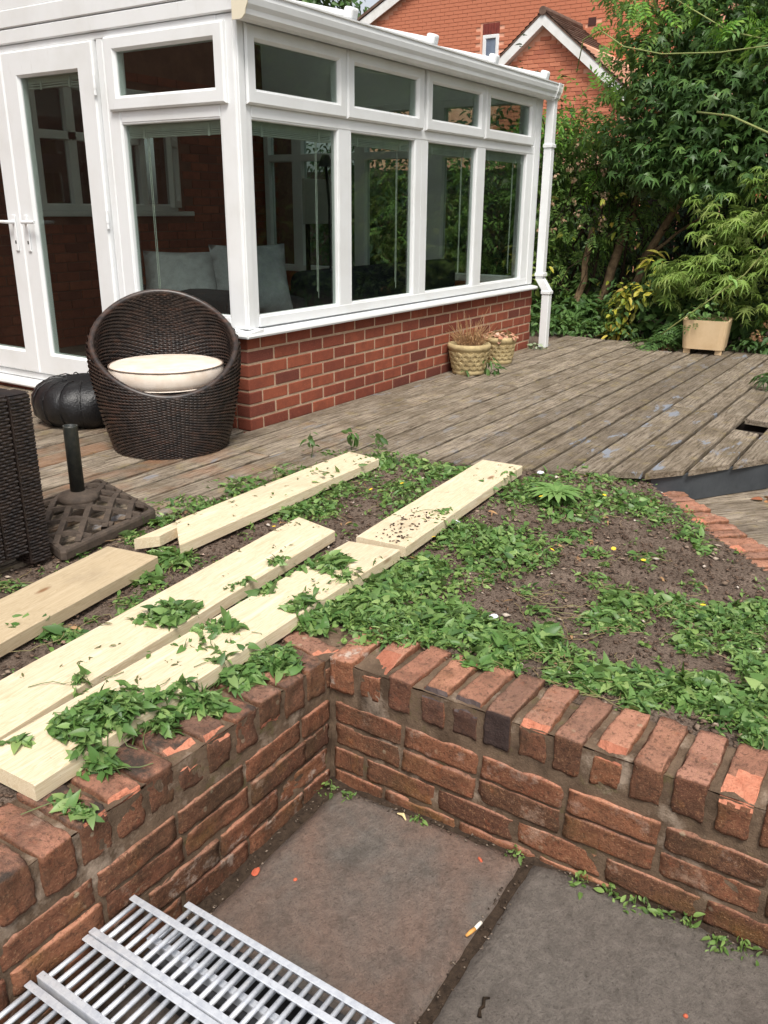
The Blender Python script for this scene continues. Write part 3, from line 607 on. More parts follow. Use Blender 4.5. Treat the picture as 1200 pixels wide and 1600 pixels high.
# ================================================================ low garden wall (coping on edge over three stretcher courses)
gw = thing('garden_wall', 'low weathered red brick retaining wall with a corner, brick-on-edge coping and moss', 'wall', (-1.8, -1.89, -.4))
core = bmesh.new()
def core_sheet(axis, fixed, a0, a1, z0, z1, depth, cell=.02, amp=.0035):
    na, nz = int((a1-a0)/cell), max(2, int((z1-z0)/cell)); g = []
    for i in range(na+1):
        row = []
        for j in range(nz+1):
            a = a0+(a1-a0)*i/na; z = z0+(z1-z0)*j/nz; d = fixed+depth*0+amp*noise.noise(Vector((a*40, z*40, fixed)))+amp*noise.noise(Vector((a*11, z*11, 4+fixed)))
            row.append(core.verts.new((d, a, z) if axis == 'x' else (a, d, z)))
        g.append(row)
    for i in range(na):
        for j in range(nz): core.faces.new((g[i][j], g[i+1][j], g[i+1][j+1], g[i][j+1]))
core_sheet('x', -1.7945, -4.0, -1.88, -.5, -.0135, 0); core_sheet('y', -1.8845, -3.7, -1.79, -.5, -.0135, 0)
g = []
def top_sheet(x0, x1, y0, y1):
    V, F = rough_sheet(x0, x1, y0, y1, max(4, int((x1-x0)/.02)), max(4, int((y1-y0)/.02)), lambda x, y: -.0125+.004*noise.noise(Vector((x*30, y*30, 1)))+.003*noise.noise(Vector((x*9, y*9, 7))))
    vs = [core.verts.new(v) for v in V]
    for f in F: core.faces.new([vs[k] for k in f])
top_sheet(-1.7925, -1.6, -4.0, -1.7); top_sheet(-3.7, -1.785, -1.8825, -1.69)
bmesh.ops.recalc_face_normals(core, faces=core.faces[:])
gcore = obj('mortar', core, MORT2, gw, True)
def old_brick(L, W, H, seed, chips=(), nx=9, ny=5, nz=4, amp=.003, rnd=.0042):
    """length along x (visible end -x), width y, height z; chips: list of (normal, distance) cutting planes leaving a fresh break"""
    bm = bmesh.new(); bmesh.ops.create_cube(bm, size=1)
    bmesh.ops.subdivide_edges(bm, edges=bm.edges[:], cuts=9, use_grid_fill=True)
    h = Vector((L/2, W/2, H/2)); off = Vector((seed*3.1, seed*1.7, seed*.9)); cut = {}
    for v in bm.verts:
        c = v.co
        p = Vector([math.copysign((abs(c[i])*2)**.8*h[i] if abs(c[i]) < .499 else h[i], c[i]) for i in range(3)])
        q = Vector([max(-h[i]+rnd, min(h[i]-rnd, p[i])) for i in range(3)]); d = p-q
        if d.length > 1e-6: p = q+d.normalized()*min(rnd, d.length)
        nn = amp*noise.noise(p*28+off)+amp*.7*noise.noise(p*75+off)
        p += (d.normalized() if d.length > 1e-6 else Vector()) * nn*1.4
        e = noise.noise(p*18+off*2)
        if d.length > rnd*1.02 and e > .05: p -= d.normalized()*(e-.05)*.018      # nibbled arrises
        for n_, dist in chips:
            n_ = Vector(n_).normalized(); s = p.dot(n_)-dist-.006*noise.noise(p*32+off)
            if s > 0: p -= n_*(s-.003*noise.noise(p*90+off)); cut[v.index] = 1
        v.co = p
    bm.verts.index_update()
    for f in bm.faces:
        f.smooth = True
        if chips and all(v.index in cut for v in f.verts): f.material_index = 1; f.smooth = False
    m = bpy.data.meshes.new('brick'); bm.to_mesh(m); bm.free(); m.materials.append(BRO); m.materials.append(CHIP); return m
hb = .1075; Hc = .103
# coping along the right arm: brick long axis +X, visible end faces -X
ys = [-1.925, -2.028, -2.123, -2.222, -2.318, -2.408, -2.502, -2.595, -2.69, -2.783, -2.878, -2.972, -3.068, -3.165, -3.262, -3.36, -3.46, -3.56, -3.66]
chipsR = {1: [((-.5, .2, 2), .046)], 6: [((-2, 0, 2.2), .094)], 8: [((-1.6, 0, 2), .083)], 11: [((-.15, 0, 1), .0495), ((-1.6, 0, 1), .104)], 3: [((-2, 0, 1.6), .1075)], 4: [((-2, 0, 1.6), .106)], 14: [((-1, 0, 1.8), .07)]}
for i, yy in enumerate(ys):
    ch = chipsR.get(i, [])
    if i in (3, 4): ch = [((-1.6, 0, 1.2), .096)]
    m = old_brick(.215, .072 if i else .078, Hc, i+1, ch)
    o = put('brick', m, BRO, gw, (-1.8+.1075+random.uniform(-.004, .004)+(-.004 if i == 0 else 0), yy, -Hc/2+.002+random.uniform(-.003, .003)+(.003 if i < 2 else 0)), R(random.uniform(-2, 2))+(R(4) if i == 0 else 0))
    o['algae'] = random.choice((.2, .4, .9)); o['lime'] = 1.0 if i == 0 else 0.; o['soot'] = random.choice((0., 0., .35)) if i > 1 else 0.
    o['burn'] = (0, 0, .4, .6, .8, 1., .3)[i] if i < 7 else 0.
    if i in (3, 4): o.data.materials[1] = m_plain('dark_burnt_brick', (62, 54, 54), .8, var=(84, 70, 66), sc=40, bump=.5) if 'dark_burnt_brick' not in bpy.data.materials else bpy.data.materials['dark_burnt_brick']
# coping along the left arm: visible end faces -Y
xs = [-1.86, -1.955, -2.05, -2.145, -2.238, -2.335, -2.425, -2.515, -2.607, -2.70, -2.795, -2.89, -2.985, -3.08, -3.18, -3.28, -3.38]
chipsL = {5: [((-1.4, .4, 2), .071), ((-1, -.2, .3), .098)], 4: [((-1.2, -.3, 1.1), .092)], 2: [((-1, .0, -.35), .1)], 7: [((-1, .25, .45), .094), ((-1.4, .2, 1.4), .098)], 8: [((-2, -.2, 1.6), .104)], 12: [((-1, .3, .8), .09)]}
for i, xx in enumerate(xs):
    m = old_brick(.205, .078, Hc, i+40, chipsL.get(i, []), amp=.0036, rnd=.006)
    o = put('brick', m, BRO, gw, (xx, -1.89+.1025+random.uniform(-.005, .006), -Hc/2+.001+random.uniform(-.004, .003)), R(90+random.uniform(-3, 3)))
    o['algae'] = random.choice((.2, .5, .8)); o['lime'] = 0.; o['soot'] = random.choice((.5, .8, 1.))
    if i == 7: o.data.materials[1] = CHIP
m = old_brick(.2, .075, Hc, 77, [((-1, .5, 1.5), .07)]); o = put('brick', m, BRO, gw, (-1.765, -1.79, -Hc/2-.004), R(82)); o['algae'] = .2
rows = [(-.138, -.2035), (-.2135, -.279), (-.294, -.36), (-.37, -.436)]
st = [old_brick(.218, .1, .0675, 100+k, [((-1, .2, 1), .11)] if k in (2,) else []) for k in range(6)]
starts = [-1.902, -1.906, -1.9, -1.9]
for r, (z1, z0) in enumerate(rows):
    y = -1.905+(-.005 if r == 0 else (.1 if r == 1 else -.03)); yy = starts[r]
    if r == 1:
        pass
    k = 0; L = .222
    while yy > -3.8:
        Lc = L*(1 if k or r == 0 else (.0, .96, .45, .75)[r])
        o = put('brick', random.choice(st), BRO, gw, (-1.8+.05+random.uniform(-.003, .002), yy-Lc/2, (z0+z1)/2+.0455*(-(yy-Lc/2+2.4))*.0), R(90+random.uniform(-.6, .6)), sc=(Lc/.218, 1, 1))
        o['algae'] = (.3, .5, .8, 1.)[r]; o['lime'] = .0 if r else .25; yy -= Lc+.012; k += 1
for r, (z1, z0) in enumerate(rows):
    xx = (-1.806, -1.92, -1.81, -1.806)[r]; k = 0
    if r == 1: o = put('brick', random.choice(st), BRO, gw, (-1.865, -1.84, (z0+z1)/2), 0, sc=(.5, 1, 1)); o['algae'] = .4
    while xx > -3.6:
        o = put('brick', random.choice(st), BRO, gw, (xx-.109, -1.89+.05+random.uniform(-.004, .003), (z0+z1)/2), R(random.uniform(-.8, .8))); o['algae'] = (.7, .9, .6, .5)[r]; o['lime'] = .0 if r < 2 else .7
        if k == 0 and r in (0, 3): o.scale = ((.55, 1, 1)); o.location.x = xx-.06; xx -= .13; k += 1; continue
        xx -= .218+.012; k += 1

# ================================================================ raised bed
def bed_z(x, y):
    # falls gently towards the brick edging at the back right
    t = max(0, min(1, ((x+1.55)*.79-(y+2.0)*.2+.0)/1.9)); t2 = max(0, min(1, (-(y+1.7))/.9)); s = t*t2
    return -.012-.115*s
def in_poly(x, y, P):
    c = False; n = len(P)
    for i in range(n):
        (x1, y1), (x2, y2) = P[i], P[(i+1) % n]
        if (y1 > y) != (y2 > y) and x < (x2-x1)*(y-y1)/(y2-y1)+x1: c = not c
    return c
V, F = rough_sheet(-3.4, .75, -3.9, -.50, 150, 130, lambda x, y: bed_z(x, y)+.010*noise.noise(Vector((x*7, y*7, 0)))+.006*noise.noise(Vector((x*25, y*25, 3)))-.002-(.05 if x > .05 and y > -1.55 else 0))
V = np.array(V); cen = V[F].mean(1)
bedp = [(-3.4, -.565), (-.1, -.565), (.02, -.75), (.05, -1.0), (.12, -1.35), (.24, -1.7), (.42, -1.93), (.62, -1.975), (.40, -2.18), (.035, -2.50), (-.26, -2.765), (-.72, -3.21), (-1.1, -3.9), (-1.62, -3.9), (-1.62, -1.72), (-3.4, -1.72)]
keep = np.array([in_poly(c[0], c[1], bedp) for c in cen])
bedo = obj('garden_soil', mesh_np('garden_soil', V, [F[keep]]), SOIL, smooth=True); tag(bedo, kind='structure')
# small stones, bark chips and crumbs scattered on the soil
def chips_mesh(name, mat, n, smin, smax, flat, cols=None, poly=bedp, zf=bed_z, region=(-3., .7, -3.3, -.6)):
    base = np.array([(1, 0, 0), (0, 1, 0), (-1, 0, 0), (0, -1, 0), (0, 0, 1), (0, 0, -1)], float); fc = np.array([(0, 1, 4), (1, 2, 4), (2, 3, 4), (3, 0, 4), (1, 0, 5), (2, 1, 5), (3, 2, 5), (0, 3, 5)])
    V = []; F = []; k = 0
    while k < n:
        x = rng.uniform(region[0], region[1]); y = rng.uniform(region[2], region[3])
        if not in_poly(x, y, poly): continue
        s = rng.uniform(smin, smax)**1.0; a = rng.uniform(0, 6.28); sc = np.array([s*rng.uniform(.8, 2.2), s, s*flat*rng.uniform(.6, 1.3)]); v = base*sc*rng.uniform(.75, 1.2, (6, 3)); t = rng.uniform(-.5, .5)
        v = v @ np.array([[1, 0, 0], [0, math.cos(t), -math.sin(t)], [0, math.sin(t), math.cos(t)]]); v = v @ np.array([[math.cos(a), -math.sin(a), 0], [math.sin(a), math.cos(a), 0], [0, 0, 1]])
        V.append(v+(x, y, zf(x, y)+s*flat*.5+.004)); F.append(fc+6*k); k += 1
    return obj(name, mesh_np(name, np.concatenate(V), [np.concatenate(F)]), mat)
def m_isl(name, cols, rough=.9):
    s = NT(name); n = len(cols); return s.fin(s.ramp(s.island(), [(i/(n-1), c) for i, c in enumerate(cols)]), rough, spec=.2)
tag(chips_mesh('soil_crumbs', m_isl('crumbs', [(70, 54, 45), (96, 78, 66), (58, 46, 38), (112, 92, 78), (84, 68, 56)]), 9000, .0025, .007, .6), kind='stuff')
tag(chips_mesh('bark_chips', m_isl('chips', [(92, 72, 60), (134, 116, 100), (70, 54, 46), (150, 132, 116), (104, 84, 70), (176, 160, 144)]), 1100, .004, .011, .3), kind='stuff')
tag(chips_mesh('pebbles', m_isl('pebble', [(176, 162, 148), (198, 188, 176), (150, 122, 106), (120, 108, 98)]), 140, .005, .011, .6), kind='stuff')
cp = [(-3.3, -1.895), (-1.805, -1.895), (-1.805, -3.4), (-1.83, -3.4), (-1.83, -2.55), (-2.6, -2.55), (-2.6, -2.505), (-1.84, -2.505), (-1.84, -1.94), (-3.3, -1.94)]
tag(chips_mesh('joint_crumbs', m_isl('joint_bits', [(52, 43, 36), (66, 55, 46), (96, 82, 70), (140, 126, 112), (58, 48, 40)]), 420, .0015, .004, .6, poly=cp, zf=lambda x, y: pz(x, y)-.006, region=(-3.2, -1.8, -3.3, -1.89)), kind='stuff')
# curved brick-on-edge edging
ed = thing('brick_edging', 'curved row of worn red bricks edging the bed beside the lower decking', 'edging', (.2, -2.4, -.15))
path = [(.66, -1.93), (.38, -2.15), (.015, -2.475), (-.28, -2.735), (-.75, -3.2), (-1.1, -3.6)]
seg = []; acc = 0
pts = []
for (xa, ya), (xb, yb) in zip(path, path[1:]):
    L = math.hypot(xb-xa, yb-ya); k = 0
    while acc < L:
        t = acc/L; pts.append((xa+(xb-xa)*t, ya+(yb-ya)*t, math.atan2(yb-ya, xb-xa))); acc += .079
    acc -= L
for i, (x, y, a) in enumerate(pts):
    m = old_brick(.215, .067, .1, 200+i % 9, [((-.2, 0, 1), .045)] if i % 5 == 3 else ([((-1, .4, 1.2), .072)] if i % 3 == 1 else []), amp=.003, rnd=.01) if i < 9 else m_ed[i % 9]
    if i == 0: m_ed = []
    if i < 9: m_ed.append(m)
    px_, py_ = -math.sin(a), math.cos(a)     # to the right-down side
    o = put('brick', m, BRO, ed, (x+px_*.11, y+py_*.11, -.158+random.uniform(-.006, .006)), a+R(90)+R(random.uniform(-5, 5)), rx=R(random.uniform(-4, 4))); o['algae'] = .2; o['lime'] = .15
# ================================================================ planks
def plank(name, label, x0, x1, yc0, yc1, wid, mat, z=.003, th=.041, tilt=0., ends=(0, 0), group=None):
    """from (x0,yc0) to (x1,yc1) centre line"""
    L = math.hypot(x1-x0, yc1-yc0); a = math.atan2(yc1-yc0, x1-x0); bm = bmesh.new(); n = 10; secs = []
    for i in range(n+1):
        t = i/n; x = L*(t-.5); w = wid/2*(1+random.uniform(-.006, .006)); zz = random.uniform(-.0008, .0008)+.002*math.sin(t*3)
        e0 = ends[0]*(1 if i == 0 else 0); e1 = ends[1]*(1 if i == n else 0); c = .003
        pr = [(-w, 0), (w, 0), (w, th-c), (w-c, th), (-w+c, th), (-w, th-c)]
        secs.append([bm.verts.new((x+(e0 if yy > 0 else -e0)+(e1 if yy > 0 else -e1), yy, zz+z_)) for yy, z_ in pr])
    for A, Bq in zip(secs, secs[1:]):
        for k in range(6): bm.faces.new((A[k], A[(k+1) % 6], Bq[(k+1) % 6], Bq[k]))
    bm.faces.new(secs[0][::-1]); bm.faces.new(secs[-1]); bmesh.ops.recalc_face_normals(bm, faces=bm.faces[:])
    o = obj(name, bm, mat); o.location = ((x0+x1)/2, (yc0+yc1)/2, z); o.rotation_euler = (0, tilt, a); tag(o, label, 'plank', group); return o
GP = 'timber planks laid over the bed'
plank('timber_plank', 'aged beige plank at the left edge below the parasol base', -3.05, -1.658, -1.155, -.925, .222, PINEO, group=GP)
pk = plank('timber_plank', 'pale split plank with weeds on both sides, closest to the decking edge', -1.44, -.185, -.922, -.892, .192, PINE, group=GP, ends=(.085, .012), tilt=R(.15))
b = bmesh.new(); hexa(b, [(-1.56, -.838, .006), (-1.335, -.968+.0, .006), (-1.2, -.90, .006), (-1.0, -.868, .006), (-1.56, -.838, .05), (-1.44, -.878, .05), (-1.2, -.858, .05), (-1.0, -.822, .05)]) if False else None
b.free()
sp = bmesh.new(); hexa(sp, [(-1.575, -.84, .003), (-1.50, -.892, .003), (-1.06, -.83, .003), (-1.06, -.815, .003), (-1.575, -.84, .043), (-1.50, -.892, .043), (-1.06, -.83, .043), (-1.06, -.815, .043)]); bmesh.ops.recalc_face_normals(sp, faces=sp.faces[:])
# the splinter broken off along the crack
pk.name = 'timber_plank'; so = obj('splinter', sp, PINE); so.parent = pk; so.matrix_parent_inverse = (Matrix.Translation(pk.location) @ pk.rotation_euler.to_matrix().to_4x4()).inverted()
plank('timber_plank', 'long pale plank with a slanted free end, in the middle of the bed', -2.85, -1.078, -1.463, -1.287, .203, PINE, group=GP, ends=(0, .03), z=.004)
plank('timber_plank', 'pale plank along the left arm of the brick wall under the trailing weeds', -2.645, -1.135, -1.652, -1.590, .200, PINE, group=GP, ends=(0, -.014))
plank('timber_plank', 'pale plank with spilled soil on it, its far end resting on the decking', -1.095, .075, -1.592, -1.510, .205, PINE, group=GP, z=.0045)
# soil spilled on the plank
V = []; F = []
tag(chips_mesh('spilled_soil', bpy.data.materials['crumbs'], 90, .002, .006, .5, poly=[(-1.09, -1.66), (-1.07, -1.54), (-.7, -1.5), (-.75, -1.62)], zf=lambda x, y: .0445, region=(-1.1, -.68, -1.67, -1.49)), kind='stuff')

# ================================================================ galvanised drain grates
def grate(label, x0, y1, z, L=1.02, W=.124):
    t = thing('drain_grate', label, 'grate', (x0+W/2, y1-L/2, z-.025), 'galvanised drain grates stacked against the wall')
    for s in (0, 1):
        xa = x0+s*(W-.016); b = bmesh.new(); box(b, xa, xa+.016, y1-L, y1, z-.004, z, .0012); xo = xa if s == 0 else xa+.0125; box(b, xo+.0002, xo+.0033, y1-L+.0005, y1-.0005, z-.026, z-.0035, .0008); obj('rail', b, GALV, t)
    me = None; n = int((L-.02)/.0262)
    for k in range(n):
        y = y1-.016-.0262*k
        if me is None:
            b = bmesh.new(); tube(b, [(-W/2+.004, 0, 0), (W/2-.004, 0, 0)],   .0056, 10); me = bpy.data.meshes.new('bar'); b.to_mesh(me); b.free(); me.materials.append(GALV); me.polygons.foreach_set('use_smooth', [True]*len(me.polygons))
        o = bpy.data.objects.new('bar', me); link(o, t); o.location = (x0+W/2, y, z-.0085)
grate('top galvanised grate nearest the patio corner, its right edge over a lower grate', -2.659, -1.896, -.25)
grate('middle of the three top galvanised drain grates', -2.787, -1.90, -.25)
grate('leftmost top galvanised drain grate, cut off by the bottom left corner', -2.922, -1.898, -.251)
grate('lower galvanised grate sticking out from under the top ones beside the paving', -2.585, -1.985, -.281)
for k, x in enumerate((-2.60, -2.90)):
    b = bmesh.new(); z0 = pz(x, -2.4)-.004; zt = -.309 if k == 0 else -.2775
    box(b, x, x+.02, -3.0, -1.99, z0, zt, .002); box(b, x+.1, x+.12, -3.0, -1.99, z0, zt, .002); box(b, x+.021, x+.099, -3.0, -1.99, z0+.001, z0+.02)
    tag(obj('drain_channel', b, m_plain('dark_grey_polymer', (58, 58, 60), .6, var=(46, 46, 48))), 'dark grey drain channel under the lower grate beside the paving' if k == 0 else 'dark grey drain channel under the leftmost grate', 'channel', 'dark drain channels under the grates')

# ================================================================ round rattan chair
ch = thing('tub_chair', 'round dark brown rattan tub chair with a cream seat cushion', 'chair', (-.47, .13, 0))
FA = math.atan2(-.76, -.64)     # direction it opens to
CX, CY = -.47, .13
def rim(a): return .545-.219*math.cos(a-FA)-.008*math.cos(2*(a-FA))
def prof(t, a):
    """t 0 at floor .. 1 at the rim"""
    z = t*rim(a); r = .286+.086*math.sin(min(1, z/.5)*math.pi*.5); 
    if z > .5: r -= .10*((z-.5)/.3)**1.6
    return r, z
NA, NR = 200, 48
def weave(inner):
    V = []; Fq = []; 
    t0 = .0 if not inner else .36
    for i in range(NR):
        tt = [t0+(1-t0)*(i+k)/NR for k in (.09, .5, .91)]
        base = len(V)
        for k in range(NA):
            a = 6.28319*k/NA; ph = math.cos(math.pi*(k/2.0+i)); 
            for q, t in enumerate(tt):
                r, z = prof(t, a); d = .0052*ph+(.0026 if q == 1 else 0)
                r = r+d if not inner else r-.035-d-.0
                V.append((CX+r*math.cos(a), CY+r*math.sin(a), z))
        idx = base+np.arange(NA*3).reshape(NA, 3); nx = np.roll(idx, -1, 0)
        for c in (0, 1): Fq.append(np.stack([idx[:, c], nx[:, c], nx[:, c+1], idx[:, c+1]], -1) if not inner else np.stack([idx[:, c+1], nx[:, c+1], nx[:, c], idx[:, c]], -1))
    return mesh_np('w', V, [np.concatenate(Fq)])
o = obj('outer_weave', weave(False), RATTAN, ch, True); o = obj('inner_weave', weave(True), RATTAN, ch, True)
bm = bmesh.new(); ring_o = []; N2 = 72; rr = []
for k in range(N2):
    a = 6.28319*k/N2; col = []
    for t in np.linspace(0.0, .985, 14): r, z = prof(t, a); col.append(bm.verts.new((CX+(r-.012)*math.cos(a), CY+(r-.012)*math.sin(a), z)))
    for t in np.linspace(.985, .36, 10): r, z = prof(t, a); col.append(bm.verts.new((CX+(r-.026)*math.cos(a), CY+(r-.026)*math.sin(a), z)))
    rr.append(col)
for k in range(N2):
    for j in range(23): bm.faces.new((rr[k][j], rr[(k+1) % N2][j], rr[(k+1) % N2][j+1], rr[k][j+1]))
obj('gap_backing', bm, m_plain('weave_gap_dark', (20, 18, 17), .8), ch, True)  # black sheet behind the weave, paints shade into the gaps between strands
bm = bmesh.new(); pr_ = []
for k in range(97):
    a = 6.28319*k/96; r, z = prof(1, a); pr_.append((CX+(r-.018)*math.cos(a), CY+(r-.018)*math.sin(a), z))
tube(bm, pr_, .0155, 10, cap=False); obj('rim', bm, RATTAN, ch, True)
V = []; 
bm = bmesh.new(); lathe(bm, [(.001, .235), (.345, .235), (.345, .25), (.001, .252)], 48, (CX, CY, 0), False, False); obj('seat', bm, RATTAN, ch)
bm = bmesh.new(); lathe(bm, [(.02, .255), (.245, .255), (.270, .262), (.281, .285), (.284, .31), (.281, .342), (.274, .352), (.255, .357), (.18, .361), (.08, .363), (.01, .3635)], 56, (CX-.018, CY-.02, .08), True, True, fn=lambda r, z, a: r*(1+.008*math.sin(a*5)+.004*math.sin(a*17+z*60))); 
cu = obj('seat_cushion', bm, CUSH, None, True); tag(cu, 'round cream cushion lying on the seat of the rattan tub chair', 'cushion')
for z in (.347, .262):
    b = bmesh.new(); tube(b, [(CX-.018+.2805*math.cos(6.28319*k/64)*(1+.008*math.sin(6.28319*k/64*5)), CY-.02+.2805*math.sin(6.28319*k/64)*(1+.008*math.sin(6.28319*k/64*5)), z+.08+(.002 if z > .3 else -.002)) for k in range(65)], .0035, 6, False); obj('piping', b, m_plain('dark_piping', (120, 104, 92), .8) if z > .3 else CUSH, cu, True)

# ================================================================ black leather pouf
po = thing('pouf', 'round black leather floor pouf half hidden behind the rattan tub chair', 'pouf', (-.33, .90, 0))
PC = (-.36, .93, 0); NP_ = 16
def pf(r, z, a):
    s = abs(math.sin(a*NP_/2)); return r*(.975+.025*s**.6)+.005*math.sin(a*5+z*20)+.004*math.sin(a*11-z*40)
bm = bmesh.new(); lathe(bm, [(.16, .002), (.24, .012), (.285, .06), (.30, .12), (.292, .17), (.265, .212), (.22, .236), (.17, .246), (.12, .248), (.06, .244), (.02, .242)], 160, PC, True, True, fn=pf); obj('body', bm, LEATHER, po, True)
for k in range(NP_):
    a = 6.28319*k/NP_; b = bmesh.new(); tube(b, [(PC[0]+(r*.975+.004)*math.cos(a), PC[1]+(r*.975+.004)*math.sin(a), z+.001) for r, z in ((.24, .012), (.285, .06), (.30, .12), (.292, .17), (.265, .212), (.22, .24), (.17, .252), (.12, .25))], .0032, 6); obj('seam', b, LEATHER, po)

# ================================================================ dark rattan armchair, cut off by the left edge
ac = thing('rattan_armchair', 'square blackish rattan armchair cut off by the left edge of the picture', 'chair', (-2.2, -.3, 0))
def weave_panel(bm, x0, x1, y0, y1, z0, z1, face):
    """horizontal strands with over-under bulge on an axis aligned face"""
    nz = int((z1-z0)/.0105); L = (x1-x0) if face == '-y' else (y1-y0); nl = max(2, int(L/.0125))
    for i in range(nz):
        za, zb = z0+(z1-z0)*(i+.05)/nz, z0+(z1-z0)*(i+.95)/nz; prev = None
        for k in range(nl+1):
            s = L*k/nl; d = .0026*math.cos(math.pi*(k/1.5+i)); row = []
            for z, e in ((za, 0), ((za+zb)/2, .0025), (zb, 0)):
                row.append(bm.verts.new((x0+s, y0-d-e-.004, z) if face == '-y' else (x0-d-e-.004, y1-s, z)))
            if prev:
                for q in (0, 1): bm.faces.new((prev[q], row[q], row[q+1], prev[q+1]))
            prev = row
RATD = m_plain('blackish_rattan', (30, 25, 24), .45, var=(50, 39, 33), sc=22)
def wblock(name, x0, x1, y0, y1, z0, z1, mat=RATD):
    b = B(x0, x1, y0, y1, z0, z1, .008, 2); weave_panel(b, x0+.004, x1-.004, y0, y1, z0+.004, z1-.004, '-y'); weave_panel(b, x0, x1, y0+.004, y1-.004, z0+.004, z1-.004, '-x'); 
    # woven top strands
    n = int((y1-y0)/.0125)
    for k in range(n):
        ya = y0+(y1-y0)*(k+.1)/n; yb = y0+(y1-y0)*(k+.9)/n; vv = [b.verts.new((x, y, z1+h)) for x, y, h in ((x0, ya, .001), (x1, ya, .001), (x1, (ya+yb)/2, .0045), (x0, (ya+yb)/2, .0045))]; v2 = [b.verts.new((x0, yb, z1+.001)), b.verts.new((x1, yb, z1+.001))]
        b.faces.new(vv); b.faces.new((vv[3], vv[2], v2[1], v2[0]))
    return obj(name, b, mat, ac)
wblock('front_post', -1.872, -1.792, -.655, -.575, .0, .594); wblock('side_panel', -1.96, -1.876, -.652, -.56, .045, .594)
wblock('backrest', -2.7, -1.965, -.655, -.55, .045, .672); wblock('arm', -1.965, -1.805, -.57, .05, .50, .592); wblock('seat', -2.65, -1.97, -.54, .05, .1, .33)
wblock('foot', -2.66, -2.6, -.64, -.56, 0, .06); wblock('foot', -1.87, -1.80, -.02, .05, 0, .5)

# ================================================================ parasol base
pb = thing('parasol_base', 'rusty cast iron lattice parasol base with a dark empty tube', 'parasol base', (-1.465, -.42, 0))
QC = Vector((-1.465, -.42, 0)); e1 = Vector((.325, .30, 0)); e2 = Vector((.172, -.232, 0))     # half diagonals to far and right corner
def qp(u, v):   # u,v in -1..1 across the square, domed
    c = (Vector((-1.291, -.652, 0)), Vector((-1.14, -.118, 0)), Vector((-1.64, -.19, 0)), Vector((-1.791, -.719, 0)))
    p = (c[0]*(1+u)*(1-v)+c[1]*(1+u)*(1+v)+c[2]*(1-u)*(1+v)+c[3]*(1-u)*(1-v))/4
    m = max(abs(u), abs(v)); p.z = .034+.05*(1-m**1.5); return p
b = bmesh.new(); cr = [qp(*q) for q in ([(t, -1) for t in np.linspace(-.93, .93, 9)]+[(1, t) for t in np.linspace(-.93, .93, 9)]+[(t, 1) for t in np.linspace(.93, -.93, 9)]+[(-1, t) for t in np.linspace(.93, -.93, 9)])]
cr.append(cr[0])
prv = None
cen_ = qp(0, 0)
for p in cr:
    inn = p+(cen_-p)*.09; q = [b.verts.new(Vector((p.x, p.y, .002))), b.verts.new(Vector((p.x, p.y, p.z-.006))), b.verts.new(p+(cen_-p)*.015+Vector((0, 0, .002))), b.verts.new(Vector((inn.x, inn.y, inn.z+.002))), b.verts.new(Vector((inn.x, inn.y, .01)))]
    if prv:
        for k in range(4): b.faces.new((prv[k], q[k], q[k+1], prv[k+1]))
        b.faces.new((prv[4], q[4], q[0], prv[0]))
    prv = q
bmesh.ops.recalc_face_normals(b, faces=b.faces[:]); obj('rim', b, IRON, pb)
def strap(pts, wd=.0135, th=.012):
    b = bmesh.new(); P = [qp(*q) for q in pts]; prev = None
    for i, p in enumerate(P):
        t = (P[min(i+1, len(P)-1)]-P[max(i-1, 0)]).normalized(); s = t.cross(Vector((0, 0, 1))).normalized()*wd; q = [b.verts.new(p+s+Vector((0, 0, -th))), b.verts.new(p+s*.8+Vector((0, 0, .003))), b.verts.new(p-s*.8+Vector((0, 0, .003))), b.verts.new(p-s+Vector((0, 0, -th)))]
        if prev:
            for k in range(4): b.faces.new((prev[k], q[k], q[(k+1) % 4], prev[(k+1) % 4]))
        prev = q
    bmesh.ops.recalc_face_normals(b, faces=b.faces[:]); return obj('lattice_strap', b, IRON, pb)
for c_ in (-1.3, -.78, -.26, .26, .78, 1.3):
    for s in (1, -1):
        lo = max(-.95, -.95-c_ if s > 0 else -.95); pts = []
        for t in np.linspace(-.95, .95, 21):
            v = s*t+c_
            if abs(v) <= .95: pts.append((t, v))
        if len(pts) > 2: strap(pts)
b = bmesh.new(); lathe(b, [(.075, .078), (.08, .09), (.07, .104), (.04, .112), (.032, .118)], 24, (QC.x, QC.y+.02, 0), False, True); obj('collar', b, IRON, pb, True)
b = bmesh.new(); lathe(b, [(.0275, .09), (.0275, .375), (.0285, .38), (.0225, .38), (.0225, .2)], 24, (QC.x, QC.y+.02, 0), True, True); obj('tube', b, TUBE, pb, True)

